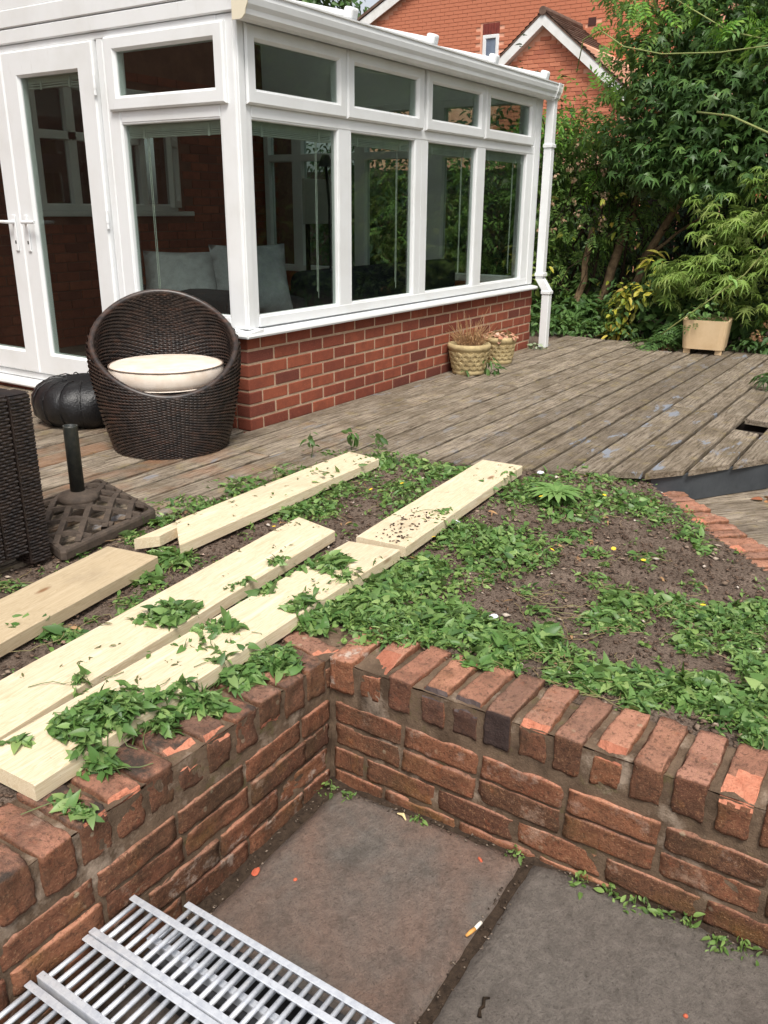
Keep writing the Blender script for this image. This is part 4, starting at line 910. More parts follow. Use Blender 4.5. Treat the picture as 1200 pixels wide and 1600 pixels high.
# ================================================================ basket weave pots
def basket_pot(label, c, rt, rb, h, turns, rows):
    t = thing('plant_pot', label, 'plant pot', c, 'basket weave stone pots by the dwarf wall')
    b = bmesh.new(); lathe(b, [(rb*.98, 0), (rb+.004, .004), (rb+.004, .028), (rb, .034), (rt*.93, h-.05), (rt*.93, h-.046), (rt, h-.04), (rt+.006, h-.02), (rt, h), (rt-.02, h), (rt-.03, h-.045), (.01, h-.05)], 40, c, True, False); obj('body', b, STONE, t, True)
    z0, z1 = .04, h-.055; n = turns; bm = bmesh.new()
    for i in range(n):
        for j in range(rows):
            for s in (1, -1):
                a0 = 6.28319*(i+.5*(j % 2))/n; zc = z0+(z1-z0)*(j+.5)/rows; da = 6.28319/n*.36; dz = (z1-z0)/rows*.62
                # a short raised band running diagonally, alternate bands lean the other way
                a_c = a0+(6.28319/n*.5 if s < 0 else 0); L = [( -1, -1), (1, 1)]; w_ = .016/ (rt)*1.1
                vs = []
                for (ua, uz) in ((-1, -1), (1, 1)):
                    for (wa, hh) in ((-1, .0), (-.8, .011), (.8, .011), (1, .0)):
                        a = a_c+s*ua*da*.62+wa*w_*.42; z = zc+uz*dz*.5-s*wa*.0075*1.2; z = max(z0-.004, min(z1+.006, z)); r = rb+(rt*.93-rb)*(z-.034)/(h-.084)+hh-.001
                        vs.append(bm.verts.new((c[0]+r*math.cos(a), c[1]+r*math.sin(a), c[2]+z)))
                for k in range(3): bm.faces.new((vs[k], vs[k+1], vs[k+5], vs[k+4]))
                bm.faces.new((vs[0], vs[1], vs[2], vs[3])); bm.faces.new((vs[4], vs[5], vs[6], vs[7]))
    bmesh.ops.recalc_face_normals(bm, faces=bm.faces[:]); obj('basket_relief', bm, STONE, t)
    b = bmesh.new(); lathe(b, [(rt-.028, h-.03), (rt*.6, h-.022), (.005, h-.015)], 24, c, False, True); obj('compost', b, SOIL, t, True)
basket_pot('larger cream basket weave pot holding dry twiggy growth, nearer the camera', (2.27, -.165, 0), .158, .118, .225, 14, 4)
basket_pot('smaller cream basket weave pot with shrivelled brown leaves, behind the larger pot', (2.83, -.15, 0), .128, .10, .21, 12, 4)

# ================================================================ square planter by the border
pl = thing('planter_box', 'square varnished wooden planter with rounded corners at the end of the decking', 'planter', (4.42, -1.36, 0))
Mz = Matrix.Translation((4.40, -1.385, 0)) @ Matrix.Rotation(R(7), 4, 'Z')
b = bmesh.new(); pts = []
def rr_(hx, hy, r, z, tape=1.):
    o = []
    for (sx, sy, a0) in ((1, 1, 0), (-1, 1, 90), (-1, -1, 180), (1, -1, 270)):
        rad = r
        for k in range(5):
            a = R(a0+k*22.5); o.append(Mz @ Vector((sx*(hx-rad)*tape+rad*math.cos(a), sy*(hy-rad)*tape+rad*math.sin(a), z)))
    return o
lo_ = rr_(.19, .175, .06, .045, .97); hi_ = rr_(.2, .19, .06, .29); il_ = rr_(.185, .175, .05, .29); ib_ = rr_(.18, .17, .05, .22)
Ls = [[b.verts.new(p) for p in q] for q in (lo_, hi_, il_, ib_)]
for A, Q in zip(Ls, Ls[1:]):
    for k in range(20): b.faces.new((A[k], A[(k+1) % 20], Q[(k+1) % 20], Q[k]))
b.faces.new(Ls[0][::-1]); b.faces.new(Ls[3]); obj('body', b, PLY, pl)
for sx in (-1, 1):
    for sy in (-1, 1): b = bmesh.new(); box(b, sx*.13-.028, sx*.13+.028, sy*.13-.028, sy*.13+.028, .0, .047, .003, M=Mz); obj('foot', b, PLY, pl)

# ================================================================ litter
def pebble(name, label, cat, loc, s, mat, group=None, rz=0):
    bm = bmesh.new(); bmesh.ops.create_icosphere(bm, subdivisions=2, radius=1); sd = random.random()*50
    for v in bm.verts: v.co = v.co*(1+.35*noise.noise(v.co*1.3+Vector((sd, 0, 0)))); v.co = Vector((v.co.x*s[0], v.co.y*s[1], v.co.z*s[2]))
    o = obj(name, bm, mat); o.location = loc; o.rotation_euler = (0, 0, rz); tag(o, label, cat, group)
TERRA = m_plain('terracotta_flake', (196, 104, 76), .9, var=(174, 84, 60), sc=60)
def onp(x, y, h=.003): return (x, y, pz(x, y)+h)
G = 'orange brick flakes on the paving'
pebble('brick_flake', 'largest orange brick flake, at the edge of the paving below the left wall', 'brick flake', onp(-2.20, -1.945), (.016, .010, .003), TERRA, G, .3)
pebble('brick_flake', 'small orange brick flake on the reddish slab, lying apart from the wall', 'brick flake', onp(-2.17, -2.05), (.006, .005, .002), TERRA, G)
pebble('brick_flake', 'small orange brick flake at the foot of the right wall', 'brick flake', onp(-1.88, -2.42), (.010, .004, .003), TERRA, G, 1.)
pebble('brick_flake', 'orange brick crumb alone on the grey slab near the bottom right', 'brick flake', onp(-2.06, -2.98), (.006, .005, .004), TERRA, G)
cg = thing('cigarette_end', 'squashed cigarette end lying in the joint between the slabs', 'cigarette end', onp(-2.10, -2.512, .008))
b = bmesh.new(); tube(b, [onp(-2.085, -2.512, .009), onp(-2.062, -2.516, .010)], .0045, 10); obj('paper', b, m_plain('white_paper', (226, 220, 208), .8), cg, True)
b = bmesh.new(); tube(b, [onp(-2.112, -2.503, .007), onp(-2.10, -2.508, .010), onp(-2.0852, -2.512, .009)], [.003, .0048, .0046], 10); obj('filter', b, m_plain('orange_filter', (206, 150, 82), .8), cg, True)
b = bmesh.new(); tube(b, [onp(-2.225, -2.62, .004), onp(-2.235, -2.612, .008), onp(-2.25, -2.618, .005), onp(-2.262, -2.616, .008), onp(-2.275, -2.622, .003)], [.002, .004, .004, .003, .005], 7); tag(obj('twig', b, BARKD, smooth=True), 'short curled black twig on the grey slab', 'twig')
b = bmesh.new(); tube(b, [onp(-1.84, -2.145, .004), onp(-1.838, -2.162, .006), onp(-1.85, -2.178, .003)], [.002, .005, .002], 6); tag(obj('wood_chip', b, m_plain('pale_chip', (222, 200, 150), .8)), 'pale wood chip at the foot of the right wall', 'wood chip')
PAPER = m_plain('white_tissue', (226, 228, 236), .9)
G = 'white scraps among the weeds'
for (x, y, z, s, l) in ((-1.90, -1.285, .02, .03, 'crumpled white scrap beside the long plank in the middle of the bed'), (-.66, -1.66, .0, .022, 'white scraps under the weeds right of the far plank'), (-1.32, -2.16, .0, .014, 'small white scrap in the weeds behind the coping'), (.14, -1.68, .01, .016, 'white scrap at the deck edge right of the far plank'), (-.72, -1.62, .0, .018, 'white scrap tucked beside the plank with spilled soil')):
    pebble('paper_scrap', l, 'scrap', (x, y, z), (s, s*.7, s*.5), PAPER, G, random.random()*3)
# ================================================================ neighbouring house
nh = thing('neighbour_house', 'orange-red brick house beyond the hedge with white bargeboards and a small window', 'house', (14, 5, -.3))
XM, XG = 15.0, 13.2
b = bmesh.new()
def gable_prism(bm, x0, x1, yl, yr, zb, ze, ya, za):
    P = [(yl, zb), (yr, zb), (yr, ze), (ya, za), (yl, ze)]
    A = [bm.verts.new((x0, y, z)) for y, z in P]; Q = [bm.verts.new((x1, y, z)) for y, z in P]
    bm.faces.new(A); bm.faces.new(Q[::-1])
    for i in range(5): bm.faces.new((A[i], A[(i+1) % 5], Q[(i+1) % 5], Q[i]))
    bmesh.ops.recalc_face_normals(bm, faces=bm.faces[:])
gable_prism(b, XM, XM+8, 9.6, 1.2, -.4, 5.05, 5.4, 7.1); nwall = obj('wall', b, MORF, nh)
b = bmesh.new(); gable_prism(b, XG, XM-.002, 5.0, 3.42-.0, -.4, 3.72, 4.21, 4.36)
b.free(); b = bmesh.new(); gable_prism(b, XG, XM-.002, 5.15, 2.55, -.4, 3.58, 4.21-.0, 4.42); gwall = obj('extension_wall', b, MORF, nh)
me_f = simple_brick(.215, .06, .0655, .003)
bpy_b = simple_brick(.215, .061, .0655, .003)
def far_bricks(xp, y0, y1, z0, z1, ok, parent, maxn):
    me_rot = bpy.data.meshes.new('brick'); q = B(-.012, .012, -.1065, .1065, -.0325, .0325, .003); q.to_mesh(me_rot); q.free()
    n = 0; bs = bmesh.new(); extra = 0; L = []
    r = 0; z = z0
    while z < z1:
        y = y0+(.1125 if r % 2 else 0)
        while y < y1:
            if ok(y, z): L.append((y, z))
            y += .225
        z += .075; r += 1
    for (y, z) in L[::-1] if False else L:
        if n < maxn: put('brick', me_rot, BRF, parent, (xp-.004+random.uniform(-.001, .001), y, z)); n += 1
        else: box(bs, xp-.015, xp+.009, y-.1065, y+.1065, z-.0325, z+.0325); extra += 1
    if extra: tag(obj('brickwork', bs, BRF, parent), kind='stuff')
    else: bs.free()
far_bricks(XG, 2.5, 5.2, 2.3, 4.4, lambda y, z: z < 4.40-.81*abs(y-4.21)-.08 and 2.6 < y < 5.1, gwall, 300)
far_bricks(XM, 2.0, 9.5, 3.0, 6.2, lambda y, z: z < 5.30+.49*(9.25-y)-.2 and (z > 3.7 or y < 4) and not (5.98 < y < 6.5 and 3.85 < z < 4.93) and not (3.9 < y < 4.1 and 4.62 < z < 4.8), nwall, 295)
BARGE = m_plain('white_painted_barge', (232, 232, 230), .5, var=(214, 212, 206), sc=4)
def barge(x, ya, za, yb, zb, h, th, parent):
    b = bmesh.new(); hexa(b, [(x-th, ya, za-h), (x, ya, za-h), (x, yb, zb-h), (x-th, yb, zb-h), (x-th, ya, za), (x, ya, za), (x, yb, zb), (x-th, yb, zb)]); bmesh.ops.recalc_face_normals(b, faces=b.faces[:]); return obj('bargeboard', b, BARGE, parent)
barge(XG-.12, 4.21, 4.575, 5.25, 4.575-.81*1.04, .2, .03, nh); barge(XG-.12, 4.21, 4.577, 2.5, 4.577-.81*1.71, .2, .029, nh)
for s in (1, -1): 
    b = bmesh.new(); yb = 5.22 if s > 0 else 2.55; hexa(b, [(XG-.12, 4.21, 4.372), (XG, 4.21, 4.372), (XG, yb, 4.372-.81*abs(yb-4.21)), (XG-.12, yb, 4.372-.81*abs(yb-4.21)), (XG-.12, 4.21, 4.39), (XG, 4.21, 4.39), (XG, yb, 4.39-.81*abs(yb-4.21)), (XG-.12, yb, 4.39-.81*abs(yb-4.21))]); bmesh.ops.recalc_face_normals(b, faces=b.faces[:]); obj('soffit', b, BARGE, nh)
TILE = m_plain('brown_roof_tile', (112, 90, 76), .85, var=(86, 66, 58), sc=9, bump=.3); TILE2 = TILE
def tiles(x0, x1, ya, za, yb, zb, name):
    """tile courses from ridge (ya,za) down to (yb,zb)"""
    b = bmesh.new(); L = math.hypot(yb-ya, zb-za); n = int(L/.105); nx = int((x1-x0)/.24)
    dy_, dz_ = (yb-ya)/L, (zb-za)/L; ny, nz = -dz_*(1 if yb > ya else -1), abs(dy_)
    if yb < ya: ny = -abs(dz_)
    else: ny = abs(dz_)
    for i in range(n):
        for k in range(nx):
            xa = x0+(x1-x0)*k/nx+.003; xb = x0+(x1-x0)*(k+1)/nx-.003; s0, s1 = i*.105-.02, i*.105+.108; h0 = .012; h1 = .036+random.uniform(-.004, .004)
            p = [(xa, ya+dy_*s0+ny*h0, za+dz_*s0+nz*h0), (xb, ya+dy_*s0+ny*h0, za+dz_*s0+nz*h0), (xb, ya+dy_*s1+ny*h1, za+dz_*s1+nz*h1), (xa, ya+dy_*s1+ny*h1, za+dz_*s1+nz*h1), (xa, ya+dy_*s1, za+dz_*s1), (xb, ya+dy_*s1, za+dz_*s1)]
            v = [b.verts.new(q) for q in p]; b.faces.new(v[:4]); b.faces.new((v[3], v[2], v[5], v[4]))
    return b
for yb in (5.3, 2.4):
    b = tiles(XG-.17, XM, 4.21, 4.60, yb, 4.60-.81*abs(yb-4.21), 't'); tag(obj('tile', b, TILE, nh), kind='stuff')
    b = bmesh.new(); hexa(b, [(XG-.16, 4.21, 4.577), (XM, 4.21, 4.577), (XM, yb, 4.577-.81*abs(yb-4.21)), (XG-.16, yb, 4.577-.81*abs(yb-4.21)), (XG-.16, 4.21, 4.612), (XM, 4.21, 4.612), (XM, yb, 4.612-.81*abs(yb-4.21)), (XG-.16, yb, 4.612-.81*abs(yb-4.21))]); bmesh.ops.recalc_face_normals(b, faces=b.faces[:]); obj('roof', b, TILE, nh)
b = bmesh.new()
for k in range(6): tube(b, [(XG-.18+.31*k, 4.21, 4.61), (XG-.18+.31*k+.305, 4.21, 4.615)], .075, 10)
obj('ridge_tile', b, TILE, nh)
barge(XM-.10, 9.6, 5.05+.17, 5.4, 7.27, .22, .035, nh); barge(XM-.101, 5.4, 7.27, 1.0, 5.1, .22, .035, nh)
for yb in (9.8, 1.0):
    b = bmesh.new(); zz = 7.30-.49*abs(yb-5.4); hexa(b, [(XM-.16, 5.4, 7.30), (XM+8, 5.4, 7.30), (XM+8, yb, zz), (XM-.16, yb, zz), (XM-.16, 5.4, 7.36), (XM+8, 5.4, 7.36), (XM+8, yb, zz+.06), (XM-.16, yb, zz+.06)]); bmesh.ops.recalc_face_normals(b, faces=b.faces[:]); obj('roof', b, TILE, nh)
b = bmesh.new()
def ringx(bm, y0, y1, z0, z1, w_, x0, x1): ring(bm, 'y', y0, y1, z0, z1, w_, x0, x1, .01)
ringx(b, 6.05, 6.43, 3.9, 4.675, .075, XM-.04, XM+.03); nw = obj('window', b, UPVC, nh)
obj('pane', B(XM-.012, XM-.006, 6.12, 6.36, 3.97, 4.61), m_plain('frosted_pane', (122, 134, 150), .25, var=(96, 106, 124), sc=3), nw)
for k in range(6): put('lintel_brick', bpy.data.meshes.get('lintel_me') or (lambda q: (q.to_mesh(bpy.data.meshes.new('lintel_me')), q.free(), bpy.data.meshes['lintel_me'])[2])(B(-.013, .013, -.03, .03, -.105, .105, .003)), m_plain('dark_red_lintel', (128, 58, 48), .9, var=(104, 48, 44), sc=8) if k == 0 else BRN, nh, (XM-.006, 6.05+.0325+.0662*k, 4.79))
obj('air_vent', B(XM-.018, XM, 3.92, 4.08, 4.64, 4.79), m_plain('vent_shadow', (70, 42, 38), .9), nh)

# ================================================================ foliage library
def T_leaf(prof_, w, fold, droop, base=0.):
    V = [(0, 0, 0)]; F = []
    for x, k in prof_: V += [(x, 0, -droop*x*x), (x-.03, w/2*k, fold*k-droop*x*x), (x-.03, -w/2*k, fold*k-droop*x*x)]
    n = len(prof_); V.append((1, 0, -droop)); F += [(0, 1, 2), (0, 3, 1)]
    for i in range(n-1): a = 1+3*i; F += [(a, a+3, a+4), (a, a+4, a+1), (a, a+2, a+5), (a, a+5, a+3)]
    a = 1+3*(n-1); F += [(a, 3*n+1, a+1), (a, a+2, 3*n+1)]
    V = np.array(V)
    if base: V[2, 0] -= base; V[3, 0] -= base; V[2, 2] += .03; V[3, 2] += .03
    return V, np.array(F)
def T_oval(w=.5, fold=.12, droop=.15): return T_leaf([(.16, .66), (.4, 1.), (.68, .8), (.87, .4)], w*.9, fold, droop)
def T_arrow(): return T_leaf([(.1, .8), (.3, 1.), (.58, .74), (.82, .36)], .56, .09, .28, .16)
def T_arrow_old():
    V = [(0, 0, 0), (-.16, .3, .05), (.2, .33, .07), (.22, 0, 0), (-.16, -.3, .05), (.2, -.33, .07), (.6, .2, .02), (.6, -.2, .02), (.6, 0, -.04), (1, 0, -.14)]
    return np.array(V), np.array([(0, 3, 1), (1, 3, 2), (0, 4, 3), (4, 5, 3), (3, 8, 6), (3, 6, 2), (3, 5, 7), (3, 7, 8), (8, 9, 6), (8, 7, 9)])
def T_lobed(n, inner, spread, droop=.25, sharp=1., wid=None):
    """palmate leaf: n lobes over +-spread radians, center of the blade at (.25,0)"""
    V = [(.0, 0, 0)]; c = np.array((.22, 0)); out = []
    for i in range(n):
        a = -spread+2*spread*i/(n-1); L = (.78)*(1-.38*abs(a/spread)**1.4)
        if i: am = -spread+2*spread*(i-.5)/(n-1); out.append((c[0]+inner*math.cos(am), inner*math.sin(am), .03))
        if wid: out.append((c[0]+L*.5*math.cos(a-wid), L*.5*math.sin(a-wid), .03))
        out.append((c[0]+L*math.cos(a), L*math.sin(a), -droop*L))
        if wid: out.append((c[0]+L*.5*math.cos(a+wid), L*.5*math.sin(a+wid), .03))
    V = [(0, 0, 0), (c[0], 0, .05)]+out; m = len(out)
    F = [(1, 2+k, 3+k) for k in range(m-1)]+[(0, 2, 1), (0, 1, 1+m)]
    F = [(a, b_, c_) for a, b_, c_ in F]
    return np.array(V), np.array(F)
def T_pinnate(pairs=5, ll=.32, w=.12, droop=.35):
    V = []; F = []
    def leaflet(x, z, ang):
        k = len(V); ca, sa = math.cos(ang), math.sin(ang)
        for l, q, h in ((0, 0, 0), (.45*ll, w/2, .02), (.45*ll, -w/2, .02), (ll, 0, -.05)): V.append((x+l*ca-q*sa, l*sa+q*ca, z+h))
        F.extend([(k, k+2, k+1), (k+1, k+2, k+3)])
    for i in range(pairs):
        x = .12+.75*i/pairs; z = -droop*x*x
        leaflet(x, z, 1.05); leaflet(x, z, -1.05)
    leaflet(.86, -droop*.74, 0)
    k = len(V); V += [(0, .006, 0), (0, -.006, 0), (.86, .003, -droop*.74), (.45, .005, -droop*.2), (.45, -.005, -droop*.2)]; F += [(k, k+1, k+4), (k, k+4, k+3), (k+3, k+4, k+2)]
    return np.array(V), np.array(F)
OVAL = T_oval(); NARROW = T_oval(.3, .08, .3); ARROW = T_arrow(); STAR = T_lobed(5, .2, 1.75, .3); MAPLE = T_lobed(7, .13, 2.0, .35, wid=.13); PINN = T_pinnate(); ROUND = T_oval(.85, .1, .1)
def norm(v): return v/np.maximum(np.linalg.norm(v, axis=1, keepdims=True), 1e-6)
def scatter(T, pos, nrm, ax, size):
    Z = norm(nrm); X = norm(ax-(ax*Z).sum(1, keepdims=True)*Z); Y = np.cross(Z, X); V, F = T; n = len(pos); s = size[:, None, None]
    W = pos[:, None, :]+s*(V[None, :, 0:1]*X[:, None]+V[None, :, 1:2]*Y[:, None]+V[None, :, 2:3]*Z[:, None])
    return W.reshape(-1, 3), (F[None]+(np.arange(n)*len(V))[:, None, None]).reshape(-1, 3)
class Leaves:
    def __init__(s): s.V = []; s.F = []; s.n = 0
    def add(s, V, F): s.V.append(V); s.F.append(F+s.n); s.n += len(V)
    def clump(s, T, c, r, n, size, up=.6, out=.6, droop=.6, inner=.55, ok=None, jit=.5):
        u = norm(rng.normal(size=(n, 3))); rad = rng.uniform(inner**3, 1, n)**(1/3)
        f = 1+.22*np.sin(u[:, 0]*5+c[0]*7)*np.sin(u[:, 1]*6+c[1]*5)*1+.12*np.sin(u[:, 2]*9+c[2]*3)
        pos = np.array(c)+u*(rad*f)[:, None]*np.array(r)
        nr = u*out+np.array((0, 0, up))+rng.normal(size=(n, 3))*jit*.6; ax = u*.6+np.array((0, 0, -droop))+rng.normal(size=(n, 3))*jit
        k = pos[:, 2] > .0
        if ok is not None: k &= ok(pos)
        sz = size*rng.uniform(.6, 1.25, n)
        s.add(*scatter(T, pos[k], nr[k], ax[k], sz[k]))
    def patch(s, T, P, zf, size, mult=1., tilt=.5, ok=None):
        x, y, ax_, ay, bx, by, n, h = P; n = max(3, int(n*mult)); t = rng.uniform(0, 6.2832, n); r = np.sqrt(rng.uniform(0, 1, n))*(1+.25*np.sin(t*3+x*20)+.15*np.sin(t*5+y*31))
        px = x+r*np.cos(t)*ax_+r*np.sin(t)*bx; py = y+r*np.cos(t)*ay+r*np.sin(t)*by
        if ok is not None:
            k = np.array([ok(a, b_) for a, b_ in zip(px, py)], bool)
            if not k.any(): return
            px, py, r = px[k], py[k], r[k]; n = len(px)
        hh = h*(1-.65*np.minimum(r, 1.2)**2)*rng.uniform(.12, 1, n)
        pz_ = np.array([zf(a, b_) for a, b_ in zip(px, py)])+hh
        pos = np.stack([px, py, pz_], 1); nr = rng.normal(size=(n, 3))*tilt+np.array((0, 0, 1.)); ax2 = rng.normal(size=(n, 3)); ax2[:, 2] *= .4
        s.add(*scatter(T, pos, nr, ax2, size*rng.choice((.5, .65, .8, .95, 1.1, 1.4), n)*rng.uniform(.85, 1.15, n)))
    def make(s, name, mat, parent=None):
        return obj(name, mesh_np(name, np.concatenate(s.V), [np.concatenate(s.F)]), mat, parent, True)
def limb(bm, p0, p1, r0, r1, n=6, wob=.06, seed=0):
    P = []; p0 = Vector(p0); p1 = Vector(p1); L = (p1-p0).length
    for i in range(n+1):
        t = i/n; q = p0.lerp(p1, t); k = wob*L*math.sin(t*3.14)
        q += Vector((noise.noise(Vector((t*3+seed, 0, 1))), noise.noise(Vector((t*3+seed, 5, 1))), .3*noise.noise(Vector((t*3+seed, 9, 1)))))*k; P.append(q)
    tube(bm, P, [r0+(r1-r0)*i/n for i in range(n+1)], 7); return P
def plant(name, label, cat, loc, group=None): return thing(name, label, cat, loc, group)
L_DARK = m_leaf('dark_ivy_leaf', [(52, 80, 40), (76, 108, 54), (62, 94, 48), (98, 128, 66), (58, 90, 50)], .2, .42)
L_MID = m_leaf('hedge_leaf', [(78, 108, 50), (104, 136, 62), (68, 98, 50), (128, 156, 76), (86, 116, 60)], .28, .5)
L_LIGHT = m_leaf('wisteria_leaf', [(92, 142, 52), (120, 164, 62), (78, 126, 50), (140, 176, 70)], .35, .5)
L_MAPLE = m_leaf('japanese_maple_leaf', [(132, 164, 82), (158, 186, 98), (144, 174, 88), (182, 198, 116), (118, 148, 76)], .45, .5)
L_YEL = m_leaf('yellow_variegated_leaf', [(150, 160, 50), (196, 186, 70), (110, 134, 48), (212, 194, 92), (88, 116, 44), (170, 140, 60)], .25, .5)
L_GND = m_leaf('ground_leaf', [(66, 96, 50), (86, 118, 60), (56, 84, 44), (104, 136, 72)], .2, .5)
L_BIND = m_leaf('bindweed_leaf', [(66, 98, 52), (98, 132, 70), (82, 118, 60), (128, 158, 92), (62, 94, 52), (150, 174, 106)], .25, .42)
L_CLOV = m_leaf('small_weed_leaf', [(80, 110, 54), (104, 134, 68), (128, 154, 84), (70, 98, 50)], .25, .5)
L_BACK = m_leaf('shaded_backing_leaf', [(22, 44, 22), (32, 58, 28), (26, 50, 24)], .1, .6)  # shade behind the foliage put into a near-black leaf green
L_DRY = m_leaf('dry_leaf', [(150, 112, 76), (176, 140, 100), (120, 84, 60), (196, 160, 120)], .15, .8)
L_PINK = m_leaf('faded_petal', [(198, 164, 134), (184, 146, 118), (206, 180, 150), (160, 120, 96)], .2, .8)
notc = lambda p: ~((p[:, 0] < 3.95) & (p[:, 1] > -.2))
# ---- dark hedge added as backing, so gaps in the foliage go dark
t = plant('hedge', 'dark leafy backing hedge added behind the shrubs to darken the gaps', 'hedge', (7.6, 0, 0))
lv = Leaves()
for k in range(16):
    y = 4.5-.75*k; lv.clump(OVAL, (7.3+.25*math.sin(k*2.1), y, .9), (.5, .65, 1.0), 900, .11, ok=notc)
    if y < .2: lv.clump(OVAL, (7.5, y, 2.4), (.5, .65, .9), 700, .11)
    if y < -.6: lv.clump(OVAL, (7.0, y, 3.0), (.6, .7, 1.2), 900, .14); lv.clump(OVAL, (6.6, y-.3, 1.9), (.4, .6, .8), 600, .12)
    if y > 1.2: lv.clump(OVAL, (6.6, y, 1.3), (.6, .8, 1.5), 900, .1)
c_ = lv.make('crown', L_BACK, t); c_['kind'] = 'stuff'
b = bmesh.new()
for k in range(14): limb(b, (7.4, 4.5-.8*k, -.1), (7.4+.2*math.sin(k), 4.4-.8*k, 1.7), .04, .015, seed=k)
obj('trunk', b, BARKD, t)
b = bmesh.new(); box(b, 8.1, 8.14, -8, 7, -.1, 1.75)
fence = thing('garden_fence', 'dark timber boundary fence hidden behind the hedge', 'fence', (8.1, 0, -.1)); b.free()
for k in range(30): obj('fence_board', B(8.1+.012*(k % 2), 8.12+.012*(k % 2), -7.5+.5*k, -7.5+.5*k+.49, -.1, 1.7), DARKWOOD, fence)
# ---- rose hedge behind the downpipe
t = plant('rose_bush', 'tangled green rose hedge with faded pale blooms behind the white downpipe', 'bush', (5.6, .5, 0))
lv = Leaves()
for (c, r, n) in (((5.7, .75, 1.72), (.42, .38, .36), 1000), ((5.75, .35, 1.68), (.42, .42, .38), 1100), ((5.8, -.05, 1.62), (.42, .4, .38), 900), ((5.6, .75, 1.1), (.4, .4, .45), 800), ((5.65, .3, 1.05), (.42, .4, .45), 800), ((5.8, -.2, 1.2), (.4, .35, .4), 600), ((5.6, 1.3, 1.3), (.45, .5, .75), 700), ((5.7, 2.2, 1.2), (.5, .7, .8), 700), ((5.6, .7, .5), (.4, .4, .4), 420)):
    lv.clump(OVAL, c, r, int(n*.75), .062, ok=notc); lv.clump(PINN, c, r, int(n*.14), .2, ok=notc, inner=.8, jit=.6)
lv.make('crown', L_MID, t)
lt = Leaves(); lt.clump(PINN, (5.45, .86, 1.86), (.25, .22, .2), 150, .17, inner=.6); lt.clump(OVAL, (5.45, .45, 1.9), (.3, .4, .2), 380, .05, inner=.7); lt.clump(OVAL, (5.4, .85, 1.85), (.3, .25, .25), 260, .055, inner=.7); lt.clump(OVAL, (5.5, .5, 2.0), (.3, .5, .12), 130, .06); lt.clump(PINN, (5.4, .15, 1.45), (.15, .12, .1), 14, .2); lt.clump(OVAL, (5.7, .62, 2.3), (.12, .14, .28), 42, .07)
lt.make('new_growth', L_LIGHT, t)
fl = Leaves()
for k in range(26):
    c = (5.22+.05*rng.random(), rng.uniform(-.1, .8), rng.uniform(.95, 1.8)); fl.clump(ROUND, c, (.028, .03, .026), 12, .035, up=.3, out=1., inner=.3)
tag(fl.make('blooms', L_PINK, t), kind='stuff')
b = bmesh.new()
for k in range(9): limb(b, (5.5+.06*k % .3, .9-.13*k, 0), (5.45+.1*math.sin(k*3), .95-.16*k, 1.6), .018, .006, seed=k, wob=.12)
limb(b, (5.3, .75, .5), (5.1, .25, 1.35), .008, .004, seed=3); limb(b, (5.3, .7, 1.8), (5.25, .62, 2.45), .006, .003, seed=5, wob=.15); limb(b, (5.2, .1, 1.2), (5.15, .02, 1.75), .006, .004, seed=15, wob=.25)
obj('stem', b, BARKD, t)
# ---- leaning tree with the heavy ivy canopy
t = plant('ivy_tree', 'large dark leafy tree with star-shaped leaves hanging over the corner of the garden', 'tree', (5.6, -.3, 0))
b = bmesh.new()
limb(b, (5.45, .05, -.05), (5.6, -.15, .9), .055, .045, seed=1); limb(b, (5.6, -.15, .88), (5.75, -.45, 2.2), .045, .035, seed=2, wob=.1); limb(b, (5.75, -.45, 2.15), (5.4, -1.5, 3.3), .045, .02, seed=3); limb(b, (5.75, -.45, 2.1), (5.6, -.2, 3.3), .035, .015, seed=4); limb(b, (5.7, -.35, 1.9), (5.0, -1.6, 2.4), .03, .012, seed=6)
obj('trunk', b, BARK, t, True)
b = bmesh.new(); limb(b, (5.5, -.27, -.05), (5.6, -.42, .75), .052, .042, seed=7); limb(b, (5.6, -.42, .73), (5.7, -.9, 1.7), .042, .025, seed=8, wob=.12); limb(b, (5.6, -.4, .7), (5.65, -1.0, 1.2), .02, .008, seed=9); limb(b, (5.3, .22, -.05), (5.45, .12, 1.0), .04, .03, seed=10); obj('second_trunk', b, BARK, t, True)
b = bmesh.new()
for k in range(46): p_ = Vector((rng.uniform(5.1, 5.9), rng.uniform(-1.6, .7), rng.uniform(.3, 1.6))); limb(b, p_, p_+Vector((rng.normal()*.15, rng.normal()*.3, rng.uniform(.2, .7))), .006, .002, 4, .2, k+100)
tag(obj('twigs', b, BARKD, t), kind='stuff')
lv = Leaves()
for k in range(26): lv.clump(OVAL, (rng.uniform(5.0, 5.5), rng.uniform(-1.5, .6), rng.uniform(.3, 1.4)), (.05, .08, .08), 3, .08)
lv.make('yellowing_leaves', L_YEL, t)
lv = Leaves()
CAN = [((5.3, -.45, 1.75), (.45, .42, .38), 260), ((5.1, -.8, 1.6), (.45, .45, .35), 300), ((4.95, -1.2, 1.55), (.45, .45, .38), 320), ((4.9, -1.65, 1.65), (.45, .45, .45), 320), ((5.2, -.6, 2.15), (.5, .45, .4), 300), ((5.0, -1.1, 2.1), (.5, .5, .45), 340), ((4.9, -1.6, 2.25), (.5, .5, .5), 340), ((4.9, -2.1, 2.0), (.5, .5, .6), 300), ((5.4, -.5, 2.6), (.45, .36, .4), 240), ((5.2, -1.0, 2.7), (.5, .5, .45), 280), ((5.1, -1.6, 2.9), (.55, .55, .5), 300), ((5.4, -.7, 3.15), (.5, .42, .4), 220), ((5.3, -1.4, 3.4), (.6, .6, .5), 300), ((5.2, -2.2, 3.0), (.6, .6, .7), 300), ((5.1, -2.8, 2.3), (.6, .6, .8), 260), ((5.4, -2.0, 4.0), (.7, .8, .6), 300)]
